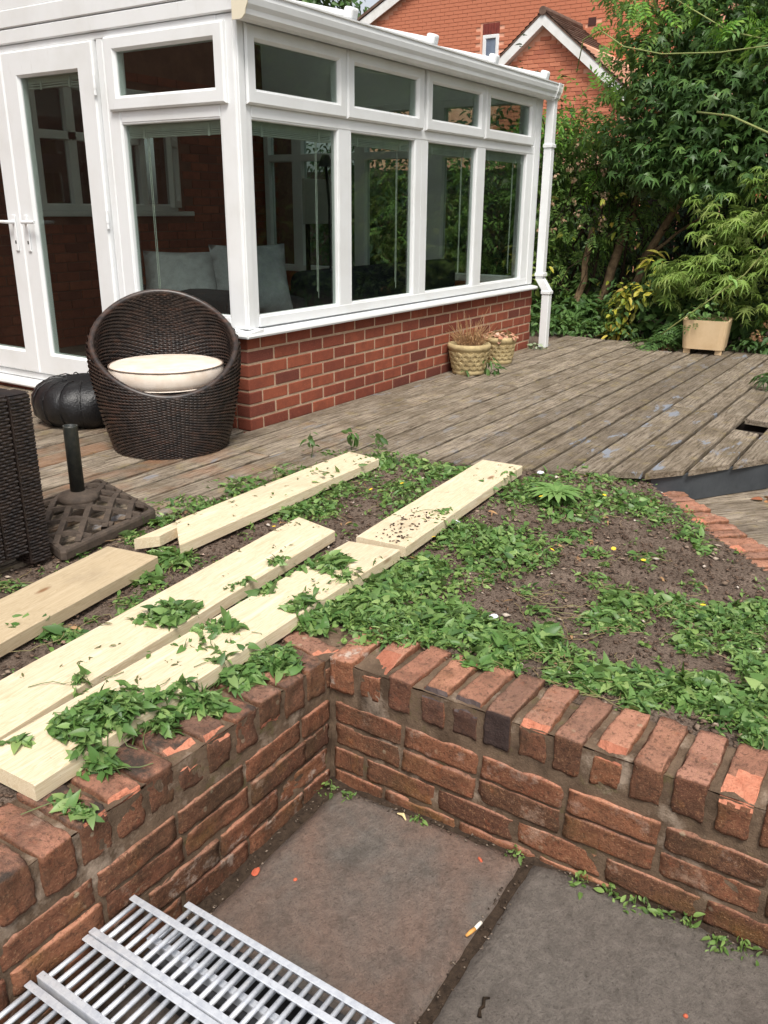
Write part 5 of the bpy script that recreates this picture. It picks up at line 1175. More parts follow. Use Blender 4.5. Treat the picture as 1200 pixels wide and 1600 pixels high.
for c, r, n in CAN: lv.clump(STAR, c, r, int(n*1.2), .12, inner=.55); lv.clump(OVAL, c, r, int(n*1.3), .08, inner=.3)
lv.make('crown', L_DARK, t)
lv = Leaves()
for c, r, n in (((5.3, .02, 1.95), (.28, .3, .28), 240), ((5.35, -.1, 2.3), (.26, .2, .25), 160), ((5.4, -.12, 2.75), (.25, .2, .3), 170), ((5.35, -.02, 3.1), (.3, .3, .2), 170), ((5.2, -.3, 2.55), (.2, .3, .4), 150)): lv.clump(OVAL, c, r, n, .07); lv.clump(PINN, c, r, int(n*.1), .2)
lv.make('climber', L_MID, t)
# ---- light green wisteria shoots over the canopy
t = plant('wisteria', 'bright green wisteria shoots with long bare tendrils across the top right', 'climber', (4.7, -1.0, 2.4))
lv = Leaves()
for c, r, n in (((4.75, -.36, 2.88), (.14, .16, .12), 18), ((4.7, -.12, 2.62), (.1, .12, .1), 8), ((4.7, -1.28, 2.62), (.14, .22, .1), 30), ((4.6, -1.55, 2.45), (.12, .16, .12), 20), ((4.7, -.85, 2.78), (.1, .12, .1), 10), ((4.6, -.2, 2.2), (.1, .12, .1), 8), ((4.55, -1.75, 2.7), (.12, .14, .12), 14), ((4.65, -.62, 2.72), (.08, .1, .06), 7)): lv.clump(PINN, c, r, n, .2, inner=.3, droop=.25)
lv.make('shoots', L_LIGHT, t)
b = bmesh.new()
tube(b, [(4.7, .12, 2.35), (4.65, .06, 2.6), (4.6, -.1, 2.66), (4.55, -.35, 2.5), (4.5, -.7, 2.41), (4.4, -1.2, 2.37), (4.3, -1.7, 2.38), (4.3, -2.2, 2.45)], .006, 6)
tube(b, [(4.8, -.2, 3.1), (4.7, -.7, 2.85), (4.6, -1.2, 2.55), (4.5, -1.7, 2.4)], .006, 6); tube(b, [(4.5, -1.05, 1.95), (4.4, -1.35, 1.9), (4.25, -1.8, 1.7), (4.2, -2.1, 1.6)], .009, 6)
obj('tendril', b, m_plain('pale_green_stem', (132, 140, 84), .7), t, True)
# ---- japanese maple
t = plant('japanese_maple', 'light green Japanese maple with feathery leaves above the wooden planter', 'tree', (5.2, -1.9, 0))
b = bmesh.new(); limb(b, (5.25, -1.95, -.05), (5.15, -1.8, .7), .03, .022, seed=21); limb(b, (5.15, -1.8, .7), (4.75, -1.25, 1.0), .016, .006, seed=22); limb(b, (5.15, -1.8, .7), (4.7, -1.8, 1.5), .018, .006, seed=23); limb(b, (5.15, -1.8, .68), (4.9, -2.4, 1.3), .016, .006, seed=24); obj('trunk', b, BARK, t, True)
lv = Leaves()
def tier(c, r, n, s=.13): lv.clump(MAPLE, c, (r[0], r[1]*1.05, r[2]*1.7), int(n*.8), s, up=.75, out=.5, droop=.75, inner=.3, jit=.5)
for c, r, n in (((4.55, -1.72, 1.42), (.2, .24, .07), 60), ((4.5, -2.0, 1.5), (.2, .2, .07), 40), ((4.6, -1.35, 1.02), (.2, .2, .06), 70), ((4.55, -1.62, 1.1), (.24, .26, .07), 90), ((4.45, -1.9, 1.18), (.24, .24, .08), 80), ((4.6, -1.45, .82), (.22, .22, .06), 60), ((4.6, -1.12, .66), (.24, .26, .08), 100), ((4.55, -1.5, .62), (.24, .28, .08), 90), ((4.5, -1.85, .78), (.26, .26, .09), 90), ((4.65, -.98, .52), (.18, .2, .1), 50), ((4.5, -2.15, .95), (.26, .26, .1), 80), ((4.7, -1.7, .42), (.26, .28, .1), 60), ((4.75, -2.0, 1.75), (.24, .24, .1), 60), ((4.5, -2.3, 1.3), (.26, .26, .1), 80), ((4.7, -1.3, 1.22), (.2, .24, .09), 40)): tier(c, r, int(n*1.25))
lv.make('crown', L_MAPLE, t)
rd = Leaves(); rd.clump(NARROW, (4.4, -1.72, 1.3), (.06, .1, .1), 26, .04); rd.clump(NARROW, (4.42, -1.78, 1.0), (.1, .15, .08), 22, .04); rd.make('seed_wings', m_leaf('red_seed', [(120, 60, 44), (150, 84, 56)], .2), t)
# ---- yellow green spotted shrub
t = plant('spotted_shrub', 'yellow-green variegated shrub at the back edge of the decking, under the leaning trunks', 'shrub', (5.0, -.45, 0))
lv = Leaves()
for c, r, n in (((4.95, -.52, .40), (.16, .2, .12), 90), ((4.9, -.42, .22), (.13, .15, .14), 70), ((4.9, -.42, .06), (.12, .13, .1), 50)): lv.clump(OVAL, c, r, n, .085, jit=.6)
lv.clump(NARROW, (5.0, -.74, .66), (.16, .16, .16), 36, .13, droop=.9); lv.make('crown', L_YEL, t)
lv = Leaves(); lv.clump(OVAL, (5.0, -.48, .25), (.2, .24, .3), 130, .08); lv.clump(OVAL, (5.1, -.75, .5), (.2, .2, .25), 90, .09); lv.make('lower_leaves', L_GND, t)
b = bmesh.new()
for k in range(5): limb(b, (4.98, -.5+.03*k, -.05), (4.95+.04*k, -.4-.09*k, .55), .008, .004, seed=30+k)
obj('stem', b, BARKD, t)
t = plant('laurel_shrub', 'small spotted laurel beside the foot of the white downpipe', 'shrub', (5.3, .75, 0))
lv = Leaves(); lv.clump(OVAL, (5.25, .68, .52), (.2, .26, .18), 170, .085, jit=.6); lv.make('crown', m_leaf('spotted_laurel', [(70, 104, 44), (116, 140, 66), (156, 166, 92), (58, 92, 42)], .2), t)
b = bmesh.new(); limb(b, (5.25, .66, -.05), (5.25, .7, .5), .012, .008, seed=40); obj('stem', b, BARKD, t)
# ---- low ground plants along the back edge
t = plant('ground_cover_plants', 'low green leafy plants along the back edge of the decking', 'plants', (4.9, .3, 0)); t['kind'] = 'stuff'
lv = Leaves()
for k in range(16):
    y = 1.1-.105*k; lv.clump(OVAL, (4.82+.16*rng.random()+.12*max(0, -y), y, .05), (.15, .14, .1), 80, .07, up=1.2); lv.clump(OVAL, (5.15+.2*rng.random(), y, .14), (.2, .15, .16), 70, .1, up=1.)
for (x, y) in ((5.3, -.6), (5.4, -.9), (5.1, -1.0), (5.5, -.2), (5.5, .2), (5.4, -1.3), (5.2, -1.6)): lv.clump(ROUND, (x, y, .18), (.25, .22, .2), 80, .12, up=1.); lv.clump(OVAL, (x, y, .35), (.22, .22, .16), 60, .1, up=1.)
for (x, y) in ((4.9, -1.9), (5.0, -2.3), (5.1, -2.8), (5.0, -3.3)): lv.clump(OVAL, (x, y, .25), (.3, .3, .28), 170, .07, up=.8)
o = lv.make('foliage', L_GND, t); o['kind'] = 'stuff'
t = plant('fallen_branch', 'leafy green branch sprawling on the decking left of the wooden planter', 'branch', (4.4, -1.0, 0))
lv = Leaves()
for (x, y, z) in ((4.55, -1.05, .10), (4.4, -1.0, .06), (4.3, -.93, .04), (4.6, -1.1, .18)): lv.clump(PINN, (x, y, z), (.12, .12, .05), 18, .18, up=1.2, droop=.1)
lv.make('leaves', L_GND, t)
b = bmesh.new(); tube(b, [(4.75, -1.1, .2), (4.5, -1.04, .08), (4.25, -.92, .02)], .004, 5); obj('stem', b, BARKD, t)
t = plant('planter_greenery', 'dark trailing leaves spilling over the top of the wooden planter', 'plant', (4.45, -1.36, .22))
lv = Leaves(); lv.clump(OVAL, (4.45, -1.36, .32), (.17, .17, .10), 150, .06); lv.clump(PINN, (4.27, -1.36, .30), (.05, .16, .03), 10, .11); lv.make('leaves', L_GND, t)
# ---- bramble shoot
t = plant('bramble_shoot', 'long pale bramble shoot arching up from the wooden planter', 'shoot', (4.2, -1.1, .2))
b = bmesh.new(); tube(b, [(4.24, -1.04, .14), (4.2, -1.135, .222), (4.17, -1.3, .36), (4.13, -1.52, .542), (4.1, -1.69, .69), (4.05, -1.86, .92), (4.0, -2.0, 1.15)], .0055, 6); obj('stem', b, m_plain('bramble_stem', (150, 158, 96), .6), t, True)
lv = Leaves()
for c in ((4.15, -1.42, .45), (4.11, -1.56, .66), (4.07, -1.78, .82), (4.16, -1.25, .33)): lv.clump(OVAL, c, (.05, .06, .03), 5, .075, up=1.2)
lv.make('leaves', m_leaf('bramble_leaf', [(120, 158, 84), (140, 176, 100)], .3), t)
# ---- hydrangea at the right edge
t = plant('hydrangea', 'low shrub with faded brown flower heads at the right edge behind the decking', 'shrub', (4.75, -1.95, 0))
lv = Leaves(); lv.clump(OVAL, (4.78, -1.95, .16), (.2, .25, .16), 130, .11, up=.9); lv.clump(OVAL, (4.62, -1.72, .06), (.15, .2, .06), 60, .06, up=1.); lv.make('leaves', L_GND, t)
fl = Leaves()
for c in ((4.6, -1.85, .26), (4.62, -1.98, .2), (4.62, -1.83, .12), (4.65, -2.06, .32), (4.6, -1.76, .16)): fl.clump(ROUND, c, (.05, .055, .04), 40, .026, up=.5, out=1.)
tag(fl.make('flower_heads', m_leaf('faded_hydrangea', [(176, 128, 100), (150, 104, 80), (196, 156, 120), (168, 150, 90)], .15, .8), t), kind='stuff')
b = bmesh.new(); limb(b, (4.78, -1.95, -.05), (4.75, -1.95, .25), .01, .006); obj('stem', b, BARKD, t)
t = plant('acer_twig', 'red and green leaf tip hanging over the decking at the right edge', 'branch', (3.1, -2.24, .1))
lv = Leaves(); lv.clump(MAPLE, (2.9, -2.22, .10), (.06, .07, .03), 9, .12, up=1.); lv.make('leaves', L_GND, t)
# ---- tree beyond the neighbour's roof, garden trees to the south, seen in the glass
t = plant('distant_tree', 'dark green tree beyond the left verge of the brick house', 'tree', (19, 16, 0))
lv = Leaves()
for c, r, n in (((19, 15.0, 6.5), (1.6, 2.4, 1.8), 2400), ((19.5, 17, 5.5), (1.8, 2.2, 2), 1500), ((19, 14.2, 7.9), (1.2, 1.6, 1.), 900)): lv.clump(OVAL, c, r, n, .3)
lv.make('crown', L_DARK, t); b = bmesh.new(); limb(b, (19, 16, -.3), (19, 15.5, 6), .25, .1); obj('trunk', b, BARK, t)
for k, (x, y, h) in enumerate(((2.2, -6.6, 4.2), (4.6, -6.2, 4.6), (7.2, -5.6, 4.4), (9.2, -3.6, 4.6), (-.6, -8.2, 4.8), (11, -7, 5))):
    t = plant('garden_tree', ('bushy green tree south of the decking, mirrored in the front windows, %s' % ('nearest the doors', 'second along', 'third along', 'behind the ivy tree', 'farthest from the hedge', 'deep in the corner')[k]), 'tree', (x, y, -.4), 'trees mirrored in the front windows')
    lv = Leaves()
    for q in range(7): lv.clump(OVAL, (x+rng.uniform(-.7, .7), y+rng.uniform(-.5, .5), .6+(h-.8)*q/6), (.95, .8, .7), 330, .2)
    lv.make('crown', L_DARK if k % 2 else L_MID, t); b = bmesh.new(); limb(b, (x, y, -.5), (x, y, h*.8), .1, .04, seed=k); obj('trunk', b, BARK, t)

# ================================================================ weeds
PLK = [[(-1.66, -.815), (-1.66, -1.035), (-3.1, -1.27), (-3.1, -1.05)], [(-.19, -.8), (-.175, -.985), (-1.36, -1.0), (-1.56, -.84)], [(-1.11, -1.19), (-1.05, -1.38), (-2.85, -1.565), (-2.85, -1.36)], [(-1.12, -1.49), (-1.15, -1.69), (-2.645, -1.752), (-2.645, -1.553)], [(.06, -1.405), (.08, -1.62), (-1.09, -1.695), (-1.09, -1.49)]]
def surf(x, y):
    for k, P in enumerate(PLK):
        if in_poly(x, y, P): return .045
    if y < -1.69 and x < -1.6 and y > -1.9: return .003
    if -1.8 < x < -1.59 and y < -1.69: return .002
    return bed_z(x, y)
def offp(x, y): return surf(x, y) < .04 or rng.random() < .1
def surf_w(x, y):
    z = surf(x, y)
    if z > .04: return z-.012
    return z
WEEDS = [(-1.095,-0.643,0.083,-0.121,-0.079,-0.08,260,0.05),(-0.776,-0.679,0.097,-0.141,-0.107,-0.096,300,0.05),(-0.479,-0.696,0.086,-0.125,-0.094,-0.076,160,0.04),(-0.116,-0.673,0.074,-0.107,-0.066,-0.049,90,0.03),(0.086,-0.793,0.019,-0.027,-0.081,-0.054,30,0.05),(-1.305,-0.678,0.036,-0.052,-0.05,-0.054,70,0.04),(-0.075,-0.976,0.108,-0.156,-0.128,-0.082,330,0.06),(-0.063,-1.296,0.087,-0.126,-0.106,-0.059,200,0.05),(-0.365,-0.986,0.068,-0.098,-0.111,-0.078,160,0.05),(-0.603,-0.978,0.073,-0.106,-0.126,-0.095,260,0.06),(-0.922,-1.037,0.067,-0.098,-0.083,-0.067,200,0.05),(-0.838,-1.088,0.06,-0.088,-0.098,-0.076,220,0.06),(-0.536,-1.308,0.047,-0.068,-0.152,-0.096,200,0.06),(-0.353,-1.259,0.066,-0.095,-0.078,-0.048,120,0.04),(-1.541,-0.998,0.045,-0.066,-0.065,-0.068,170,0.05),(-1.725,-1.054,0.03,-0.044,-0.049,-0.055,90,0.04),(-1.882,-1.171,0.016,-0.023,-0.037,-0.042,50,0.04),(-2.155,-1.112,0.063,-0.093,-0.025,-0.034,130,0.04),(-2.231,-1.07,0.026,-0.038,-0.019,-0.027,50,0.03),(-2.115,-1.206,0.031,-0.046,-0.025,-0.032,60,0.03),(-2.014,-0.719,0.035,-0.052,-0.018,-0.027,50,0.02),(-1.686,-0.657,0.018,-0.027,-0.031,-0.04,30,0.03),(-1.488,-0.72,0.019,-0.028,-0.044,-0.051,40,0.03),(-0.148,-1.638,0.082,-0.118,-0.16,-0.077,260,0.05),(-0.021,-1.769,0.066,-0.096,-0.18,-0.077,240,0.05),(0.366,-1.874,0.106,-0.154,-0.15,-0.055,220,0.04),(-0.133,-1.912,0.095,-0.139,-0.176,-0.071,330,0.05),(0.076,-2.069,0.098,-0.142,-0.175,-0.06,300,0.05),(0.065,-2.271,0.079,-0.115,-0.14,-0.041,260,0.05),(-0.051,-2.437,0.038,-0.055,-0.115,-0.03,90,0.04),(-0.771,-1.884,0.095,-0.139,-0.186,-0.092,650,0.07),(-0.749,-1.679,0.057,-0.082,-0.151,-0.084,240,0.06),(-0.735,-2.051,0.04,-0.059,-0.11,-0.048,140,0.05),(-1.173,-1.816,0.062,-0.091,-0.148,-0.088,480,0.07),(-1.366,-1.761,0.065,-0.095,-0.139,-0.093,560,0.07),(-1.562,-1.724,0.062,-0.091,-0.096,-0.071,520,0.07),(-1.534,-1.919,0.065,-0.096,-0.088,-0.057,520,0.07),(-1.41,-2.026,0.055,-0.082,-0.108,-0.062,420,0.07),(-1.429,-2.147,0.054,-0.079,-0.098,-0.051,380,0.06),(-1.675,-1.711,0.039,-0.058,-0.045,-0.036,200,0.05),(-1.566,-2.051,0.063,-0.093,-0.046,-0.027,280,0.05),(-1.43,-2.274,0.042,-0.062,-0.068,-0.032,260,0.05),(-1.568,-2.28,0.04,-0.059,-0.044,-0.022,120,0.04),(-1.323,-2.328,0.032,-0.048,-0.058,-0.025,120,0.05),(-1.399,-2.42,0.041,-0.061,-0.054,-0.022,160,0.04),(-0.935,-2.432,0.047,-0.07,-0.101,-0.034,220,0.05),(-0.827,-2.547,0.048,-0.071,-0.068,-0.019,160,0.04),(-1.093,-2.444,0.045,-0.067,-0.058,-0.021,120,0.04),(-0.81,-2.299,0.023,-0.033,-0.041,-0.015,40,0.03),(-1.075,-2.509,0.034,-0.05,-0.042,-0.014,60,0.03),(-0.866,-2.7,0.069,-0.102,-0.1,-0.024,300,0.05),(-0.748,-2.792,0.047,-0.069,-0.119,-0.024,240,0.05),(-1.0,-2.806,0.054,-0.08,-0.102,-0.022,300,0.05),(-1.129,-2.885,0.031,-0.045,-0.092,-0.018,200,0.05),(-1.075,-2.694,0.032,-0.048,-0.064,-0.017,100,0.04),(-1.385,-2.774,0.057,-0.085,-0.087,-0.023,520,0.07),(-1.42,-2.665,0.048,-0.072,-0.075,-0.023,320,0.06),(-1.456,-2.554,0.049,-0.073,-0.063,-0.023,280,0.05),(-1.408,-2.877,0.046,-0.069,-0.072,-0.016,320,0.06),(-1.297,-2.933,0.024,-0.035,-0.096,-0.018,180,0.06),(-1.515,-2.467,0.029,-0.043,-0.037,-0.015,110,0.03),(-1.491,-2.955,0.022,-0.033,-0.056,-0.011,140,0.05),(-1.523,-2.68,0.028,-0.041,-0.041,-0.013,110,0.04),(-1.074,-2.01,0.022,-0.032,-0.038,-0.019,30,0.03),(-1.044,-2.14,0.019,-0.028,-0.037,-0.017,26,0.03),(-0.453,-2.095,0.036,-0.052,-0.063,-0.024,50,0.03),(-0.564,-2.214,0.025,-0.036,-0.046,-0.017,26,0.03),(-0.468,-2.355,0.027,-0.04,-0.048,-0.015,30,0.02),(-0.608,-2.595,0.015,-0.022,-0.044,-0.011,14,0.03),(-0.199,-2.524,0.023,-0.033,-0.054,-0.013,24,0.03),(-1.176,-2.243,0.021,-0.03,-0.033,-0.015,26,0.03)]
VINES = [(-1.944,-1.428,0.057,-0.085,-0.067,-0.071,260,0.06),(-1.899,-1.588,0.036,-0.053,-0.035,-0.033,60,0.03),(-1.655,-1.48,0.045,-0.067,-0.05,-0.044,130,0.04),(-1.447,-1.466,0.048,-0.071,-0.058,-0.047,120,0.04),(-1.369,-1.582,0.036,-0.053,-0.077,-0.057,150,0.05),(-1.99,-1.625,0.079,-0.117,-0.077,-0.075,40,0.015),(-1.919,-1.794,0.039,-0.058,-0.059,-0.049,260,0.06),(-2.042,-1.767,0.037,-0.055,-0.039,-0.036,170,0.05),(-2.189,-1.775,0.04,-0.059,-0.034,-0.034,240,0.06),(-2.292,-1.75,0.026,-0.038,-0.038,-0.041,160,0.06),(-2.373,-1.683,0.059,-0.088,-0.052,-0.062,620,0.09),(-2.466,-1.662,0.041,-0.061,-0.035,-0.045,300,0.08),(-2.57,-1.596,0.02,-0.03,-0.009,-0.013,30,0.02),(-2.49,-1.757,0.032,-0.047,-0.036,-0.044,200,0.07),(-2.611,-1.867,0.022,-0.032,-0.013,-0.016,40,0.02),(-2.306,-1.653,0.016,-0.023,-0.038,-0.044,30,0.05),(-2.319,-1.489,0.009,-0.013,-0.028,-0.035,26,0.04),(-2.357,-1.526,0.012,-0.018,-0.015,-0.02,14,0.01),(-2.613,-1.809,0.022,-0.033,-0.018,-0.024,30,0.02),(-1.673,-1.699,0.032,-0.048,-0.047,-0.037,120,0.05),(-1.428,-1.727,0.035,-0.051,-0.048,-0.034,120,0.05),(-0.717,-1.63,0.029,-0.042,-0.064,-0.036,16,0.02),(-0.089,-1.638,0.033,-0.048,-0.07,-0.033,20,0.02)]
lv = Leaves()
for k, P in enumerate(WEEDS): lv.patch(ARROW if k % 4 else NARROW, (*P[:7], P[7]*.55), surf_w, .032 if P[0] > -1.2 else .037, .85, .55, offp)
o = lv.make('weeds', L_BIND); tag(o, kind='stuff')
lv = Leaves()
for k, P in enumerate(WEEDS): lv.patch(OVAL if k % 3 else ROUND, (P[0], P[1], P[2]*1.35, P[3]*1.35, P[4]*1.35, P[5]*1.35, P[6], P[7]*.5), surf_w, .02, .8, .5, offp)
o = lv.make('small_weeds', L_CLOV); tag(o, kind='stuff')
lv = Leaves()
for k in range(520):      # stray seedlings over the bare soil
    x, y = rng.uniform(-2.6, .6), rng.uniform(-3.2, -.62)
    if in_poly(x, y, bedp) and surf(x, y) < .0: lv.patch(OVAL, (x, y, .016, 0, 0, .016, rng.integers(3, 9), .02), surf_w, .02)
o = lv.make('seedlings', L_CLOV); tag(o, kind='stuff')
def vine(label, idx, loc):
    t = plant('bindweed', label, 'bindweed', loc, 'bindweed trailing over planks and coping'); lv = Leaves(); b = bmesh.new()
    for k in idx:
        P = list(VINES[k]); f_ = .74 if 10 <= k <= 14 else .9; P[2:6] = [q*f_ for q in P[2:6]]; lv.patch(ARROW, (*P[:7], P[7]*.6), lambda x, y: surf(x, y), .029, .85 if 10 <= k <= 14 else 1.15, .6)
        for s in range(1+P[6]//150):
            a = rng.uniform(0, 6.28); d = .07+.06*rng.random(); pts = []
            for q in range(6): tt = q/5; x = P[0]+math.cos(a+tt*.8)*d*tt; y = P[1]+math.sin(a+tt*.8)*d*tt; pts.append((x, y, surf(x, y)+.004+.02*(1-tt)*rng.random()))
            tube(b, pts, .0012, 4)
    lv.make('leaves', L_BIND, t); tag(obj('stem', b, m_plain('vine_stem', (92, 108, 62), .7), t), kind='stuff')
vine('thick bindweed clump spilling off the plank onto the coping above the drain grates', [10, 11, 12, 13, 18, 15, 14], (-2.4, -1.68, .05))
vine('bindweed clump lying across the two middle planks', [0, 1, 2], (-1.9, -1.45, .05))
vine('bindweed strands between the planks near their far ends', [3, 4, 20], (-1.4, -1.5, .05))
vine('bindweed row along the coping of the left wall arm', [5, 6, 7, 8, 9, 19], (-2.05, -1.7, .02))
vine('few thin bindweed sprigs lying on the pale plank at the left', [16, 17], (-2.33, -1.5, .05))
vine('loose withered leaves on the far plank beside the decking', [21, 22], (-.4, -1.63, .05))
lf = Leaves()
for k in range(70):
    P = PLK[rng.integers(1, 5)]; u, v = rng.random(2); p = (np.array(P[0])*(1-u)+np.array(P[3])*u)*(1-v)+(np.array(P[1])*(1-u)+np.array(P[2])*u)*v
    if p[0] < -2.62: continue
    lf.patch(NARROW, (p[0], p[1], .01, 0, 0, .01, 2, .004), lambda x, y: .0465, .02, 1, .25)
o = lf.make('fallen_leaves', m_leaf('withered_leaf', [(84, 98, 56), (110, 104, 66), (70, 82, 50)], .1, .8)); tag(o, kind='stuff')
b = bmesh.new()
for k in range(170):      # creeping runners between the weed clumps
    P = WEEDS[rng.integers(0, len(WEEDS))]; x, y = P[0]+rng.normal()*.05, P[1]+rng.normal()*.05; a = rng.uniform(0, 6.28); pts = []
    for q in range(6):
        if not in_poly(x, y, bedp) or surf(x, y) > .04: break
        pts.append((x, y, surf(x, y)+.006+.012*rng.random())); a += rng.normal()*.5; x += .028*math.cos(a); y += .028*math.sin(a)
    if len(pts) > 2: tube(b, pts, .0011, 4, False)
tag(obj('weed_runners', b, m_plain('runner_stem', (122, 130, 82), .7, var=(128, 96, 70), sc=30)), kind='stuff')
lv = Leaves(); b = bmesh.new()
for k in range(150):
    x, y = rng.uniform(-2.4, .5), rng.uniform(-3.1, -.65)
    if not in_poly(x, y, bedp) or surf(x, y) > -.0: continue
    if k % 2: lv.patch(NARROW, (x, y, .03, 0, 0, .03, 3, .004), lambda a_, b_: bed_z(a_, b_)+.008, .03, 1, .35)
    else:
        a = rng.uniform(0, 6.28); L_ = rng.uniform(.03, .09); pts = [(x+L_*t_*math.cos(a+t_*.6), y+L_*t_*math.sin(a+t_*.6), bed_z(x, y)+.010+.006*rng.random()) for t_ in (0, .35, .7, 1)]; tube(b, pts, .0013, 4, False)
tag(lv.make('dead_leaves', L_DRY), kind='stuff'); tag(obj('dry_stalks', b, m_plain('dry_stalk', (158, 138, 112), .9, var=(116, 96, 78), sc=20)), kind='stuff')
# dandelion rosette, tall stems
t = plant('dandelion', 'pale spiky dandelion rosette in the middle of the weedy bed', 'weed', (-.13, -1.87, -.03))
lv = Leaves(); n = 22; a = np.linspace(0, 6.28*2, n); pos = np.tile(np.array((-.13, -1.87, bed_z(-.13, -1.87)+.045)), (n, 1)); ax = np.stack([np.cos(a), np.sin(a), .35+.2*np.sin(a*3)], 1); lv.add(*scatter(NARROW, pos, np.stack([-np.cos(a)*.3, -np.sin(a)*.3, np.ones(n)], 1), ax, rng.uniform(.10, .16, n))); lv.make('leaves', m_leaf('dandelion_leaf', [(104, 140, 76), (128, 160, 92)], .25), t)
for (x, y, h, l) in ((-.25, -.62, .11, 'single tall weed stem at the deck edge beside the split plank'), (-.02, -.70, .09, 'upright leafy weed at the far end of the split plank'), (.08, -.80, .08, 'upright weed right of the split plank, against the decking')):
    t = plant('tall_weed', l, 'weed', (x, y, 0)); b = bmesh.new(); tube(b, [(x, y, 0), (x+.01, y-.005, h*.6), (x-.008, y+.01, h)], .0022, 5); obj('stem', b, L_GND, t)
    lv = Leaves(); lv.clump(OVAL, (x, y, h*.85), (.025, .03, h*.3), 11, .05, up=.3, jit=.7); lv.make('leaves', L_GND, t)
FLOW = [(-.832, -.779, .035), (.005, -2.039, .03), (.193, -1.881, .03), (-.544, -2.271, .02), (-.60, -2.4, .03), (-.878, -2.676, .04), (-.484, -1.3, .05), (-.979, -1.746, .06), (-.603, -1.219, .04), (-1.165, -1.151, .03), (-.776, -2.119, .045), (-.275, -1.86, .05)]
FL_L = ['beside the split plank, at the deck edge', 'in the weeds behind the bed, left of the edging', 'at the deck edge above the brick edging', 'over bare soil in the middle of the bed', 'in the sparse weeds right of the bare soil', 'in the weeds at the right of the bed', 'in the bare patch between the far planks', 'at the near end of the plank with spilled soil', 'in the spiky weeds between the planks', 'by the slanted end of the middle plank', 'at the edge of the large weed clump', 'near the dandelion rosette']
YEL = m_plain('yellow_petal', (238, 196, 40), .6, var=(244, 214, 70), sc=200)
fm = None
for (x, y, h), l in zip(FLOW, FL_L):
    if fm is None:
        fv = Leaves(); a = np.linspace(0, 6.28, 9)[:-1]; fv.add(*scatter(ROUND, np.zeros((8, 3)), np.stack([-np.cos(a)*.4, -np.sin(a)*.4, np.ones(8)], 1), np.stack([np.cos(a), np.sin(a), np.full(8, .5)], 1), np.full(8, .0105))); fm = mesh_np('yellow_flower', fv.V[0], fv.F); fm.materials.append(YEL)
    o = bpy.data.objects.new('yellow_flower', fm); COL.objects.link(o); o.location = (x, y, surf(x, y)+h+.012); o.rotation_euler = (random.uniform(-.4, .4), random.uniform(-.4, .4), random.random()*6); tag(o, 'small yellow flower '+l, 'flower', 'yellow flowers among the weeds')
SPRIG = [(-1.85, -1.925, .05, 'in the inner corner of the wall, the largest one'), (-1.845, -1.985, .03, 'in the inner corner of the wall, the smaller one'), (-1.83, -2.205, .028, 'at the foot of the right wall by the pale wood chip'), (-1.815, -2.49, .03, 'where the slab joint meets the right wall'), (-1.83, -2.66, .04, 'third plant right of the slab joint'), (-1.822, -2.74, .03, 'two leaved one right of the slab joint'), (-1.828, -2.80, .045, 'tallest one at the foot of the right wall'), (-1.835, -2.865, .04, 'with a long stem at the foot of the right wall'), (-1.85, -2.99, .04, 'near the right edge, paler green'), (-1.84, -3.04, .045, 'last one at the right edge'), (-1.815, -2.925, .03, 'climbing the lowest course of the right wall')]
for x, y, s, l in SPRIG:
    t = plant('wall_weed', 'small green weed at the foot of the wall, '+l if False else 'small green weed '+l, 'weed', (x, y, pz(x, y)), 'small weeds at the foot of the wall')
    lv = Leaves(); lv.patch(OVAL, (x, y, s*.75, 0, 0, s*.75, int(7+s*380), s*.8), lambda a, b_: pz(a, b_)-.004, .018, 1, .7); lv.make('leaves', L_CLOV, t)
    b = bmesh.new(); tube(b, [(x, y, pz(x, y)-.01), (x+.003, y, pz(x, y)+s*.6)], .0013, 4); obj('stem', b, L_CLOV, t)
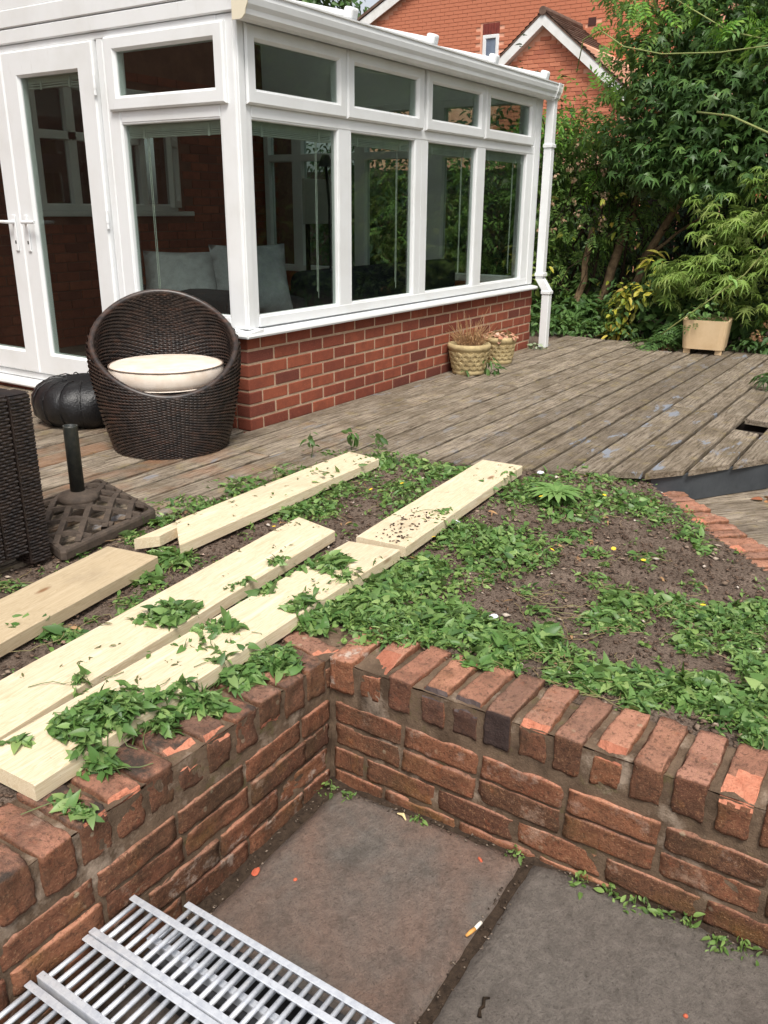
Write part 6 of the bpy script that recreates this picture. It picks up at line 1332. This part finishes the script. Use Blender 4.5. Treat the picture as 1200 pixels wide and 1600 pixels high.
# dry growth in the pots and the weed at their foot
t = plant('dry_plant', 'dry twiggy brown growth standing in the larger basket weave pot', 'dead plant', (2.27, -.165, .2)); b = bmesh.new(); lv = Leaves()
for k in range(150):
    a = rng.uniform(0, 6.28); r = .12*math.sqrt(rng.random()); h = rng.uniform(.06, .17)+(.09 if rng.random() < .15 else 0); p0 = Vector((2.27+r*math.cos(a)*.7, -.165+r*math.sin(a)*.7, .205)); p1 = p0+Vector((math.cos(a)*r*.9+rng.normal()*.03, math.sin(a)*r*.9+rng.normal()*.03, h)); tube(b, [p0, p0.lerp(p1, .5)+Vector((rng.normal()*.012, rng.normal()*.012, .01)), p1], [.0022, .0018, .001], 4, False)
obj('twigs', b, m_leaf('dry_twig', [(150, 112, 78), (178, 144, 104), (126, 92, 66)], 0, .9), t)
lv.clump(NARROW, (2.27, -.165, .25), (.12, .12, .06), 220, .03, inner=.1); lv.make('dead_leaves', L_DRY, t)
t = plant('dry_plant', 'shrivelled pinkish brown leaves in the smaller basket weave pot', 'dead plant', (2.83, -.15, .19)); lv = Leaves()
lv.clump(ROUND, (2.83, -.15, .215), (.13, .13, .035), 190, .036, inner=.1, up=.9); lv.make('dead_leaves', m_leaf('pinkish_dead_leaf', [(186, 130, 104), (206, 164, 138), (160, 104, 82), (214, 186, 164)], .15, .8), t)
t = plant('pot_weed', 'green weed growing up against the right side of the larger pot', 'weed', (2.32, -.33, 0)); lv = Leaves()
lv.clump(NARROW, (2.33, -.325, .05), (.05, .06, .07), 36, .085, up=.5); lv.clump(OVAL, (2.16, -.22, .03), (.03, .05, .03), 14, .05); lv.make('leaves', L_GND, t)
t = plant('pipe_weed', 'pale variegated weed at the foot of the white downpipe', 'weed', (3.68, -.15, 0)); lv = Leaves(); lv.clump(OVAL, (3.66, -.12, .02), (.07, .06, .03), 26, .06, up=1.); lv.make('leaves', m_leaf('pale_weed', [(130, 150, 110), (190, 200, 176), (90, 120, 76)], .2), t)
t = plant('leaf_litter', 'brown and pink fallen leaves on the soil left of the wooden planter', 'leaves', (4.6, -.85, 0)); t['kind'] = 'stuff'; lv = Leaves()
for k in range(60): lv.patch(OVAL, (rng.uniform(4.35, 5.1), rng.uniform(-1.05, -.8), .03, 0, 0, .03, 2, .02), lambda x, y: -.045, .05, 1, .4)
lv.make('leaves', m_leaf('litter', [(130, 86, 66), (166, 120, 96), (96, 66, 52), (180, 146, 120)], .1, .9), t)
t = plant('step_litter', 'orange and crimson fallen leaves on the lower decking under the grey fascia', 'leaves', (.9, -2.65, -.17)); lv = Leaves()
for k in range(16): lv.patch(OVAL, (.86+.02*k*.6, -2.56-.014*k, .04, 0, 0, .03, 3, .03), lambda x, y: -.171, .045, 1, .6)
lv.make('leaves', m_leaf('orange_litter', [(190, 130, 84), (150, 96, 66), (150, 40, 60), (206, 156, 106)], .15, .8), t)
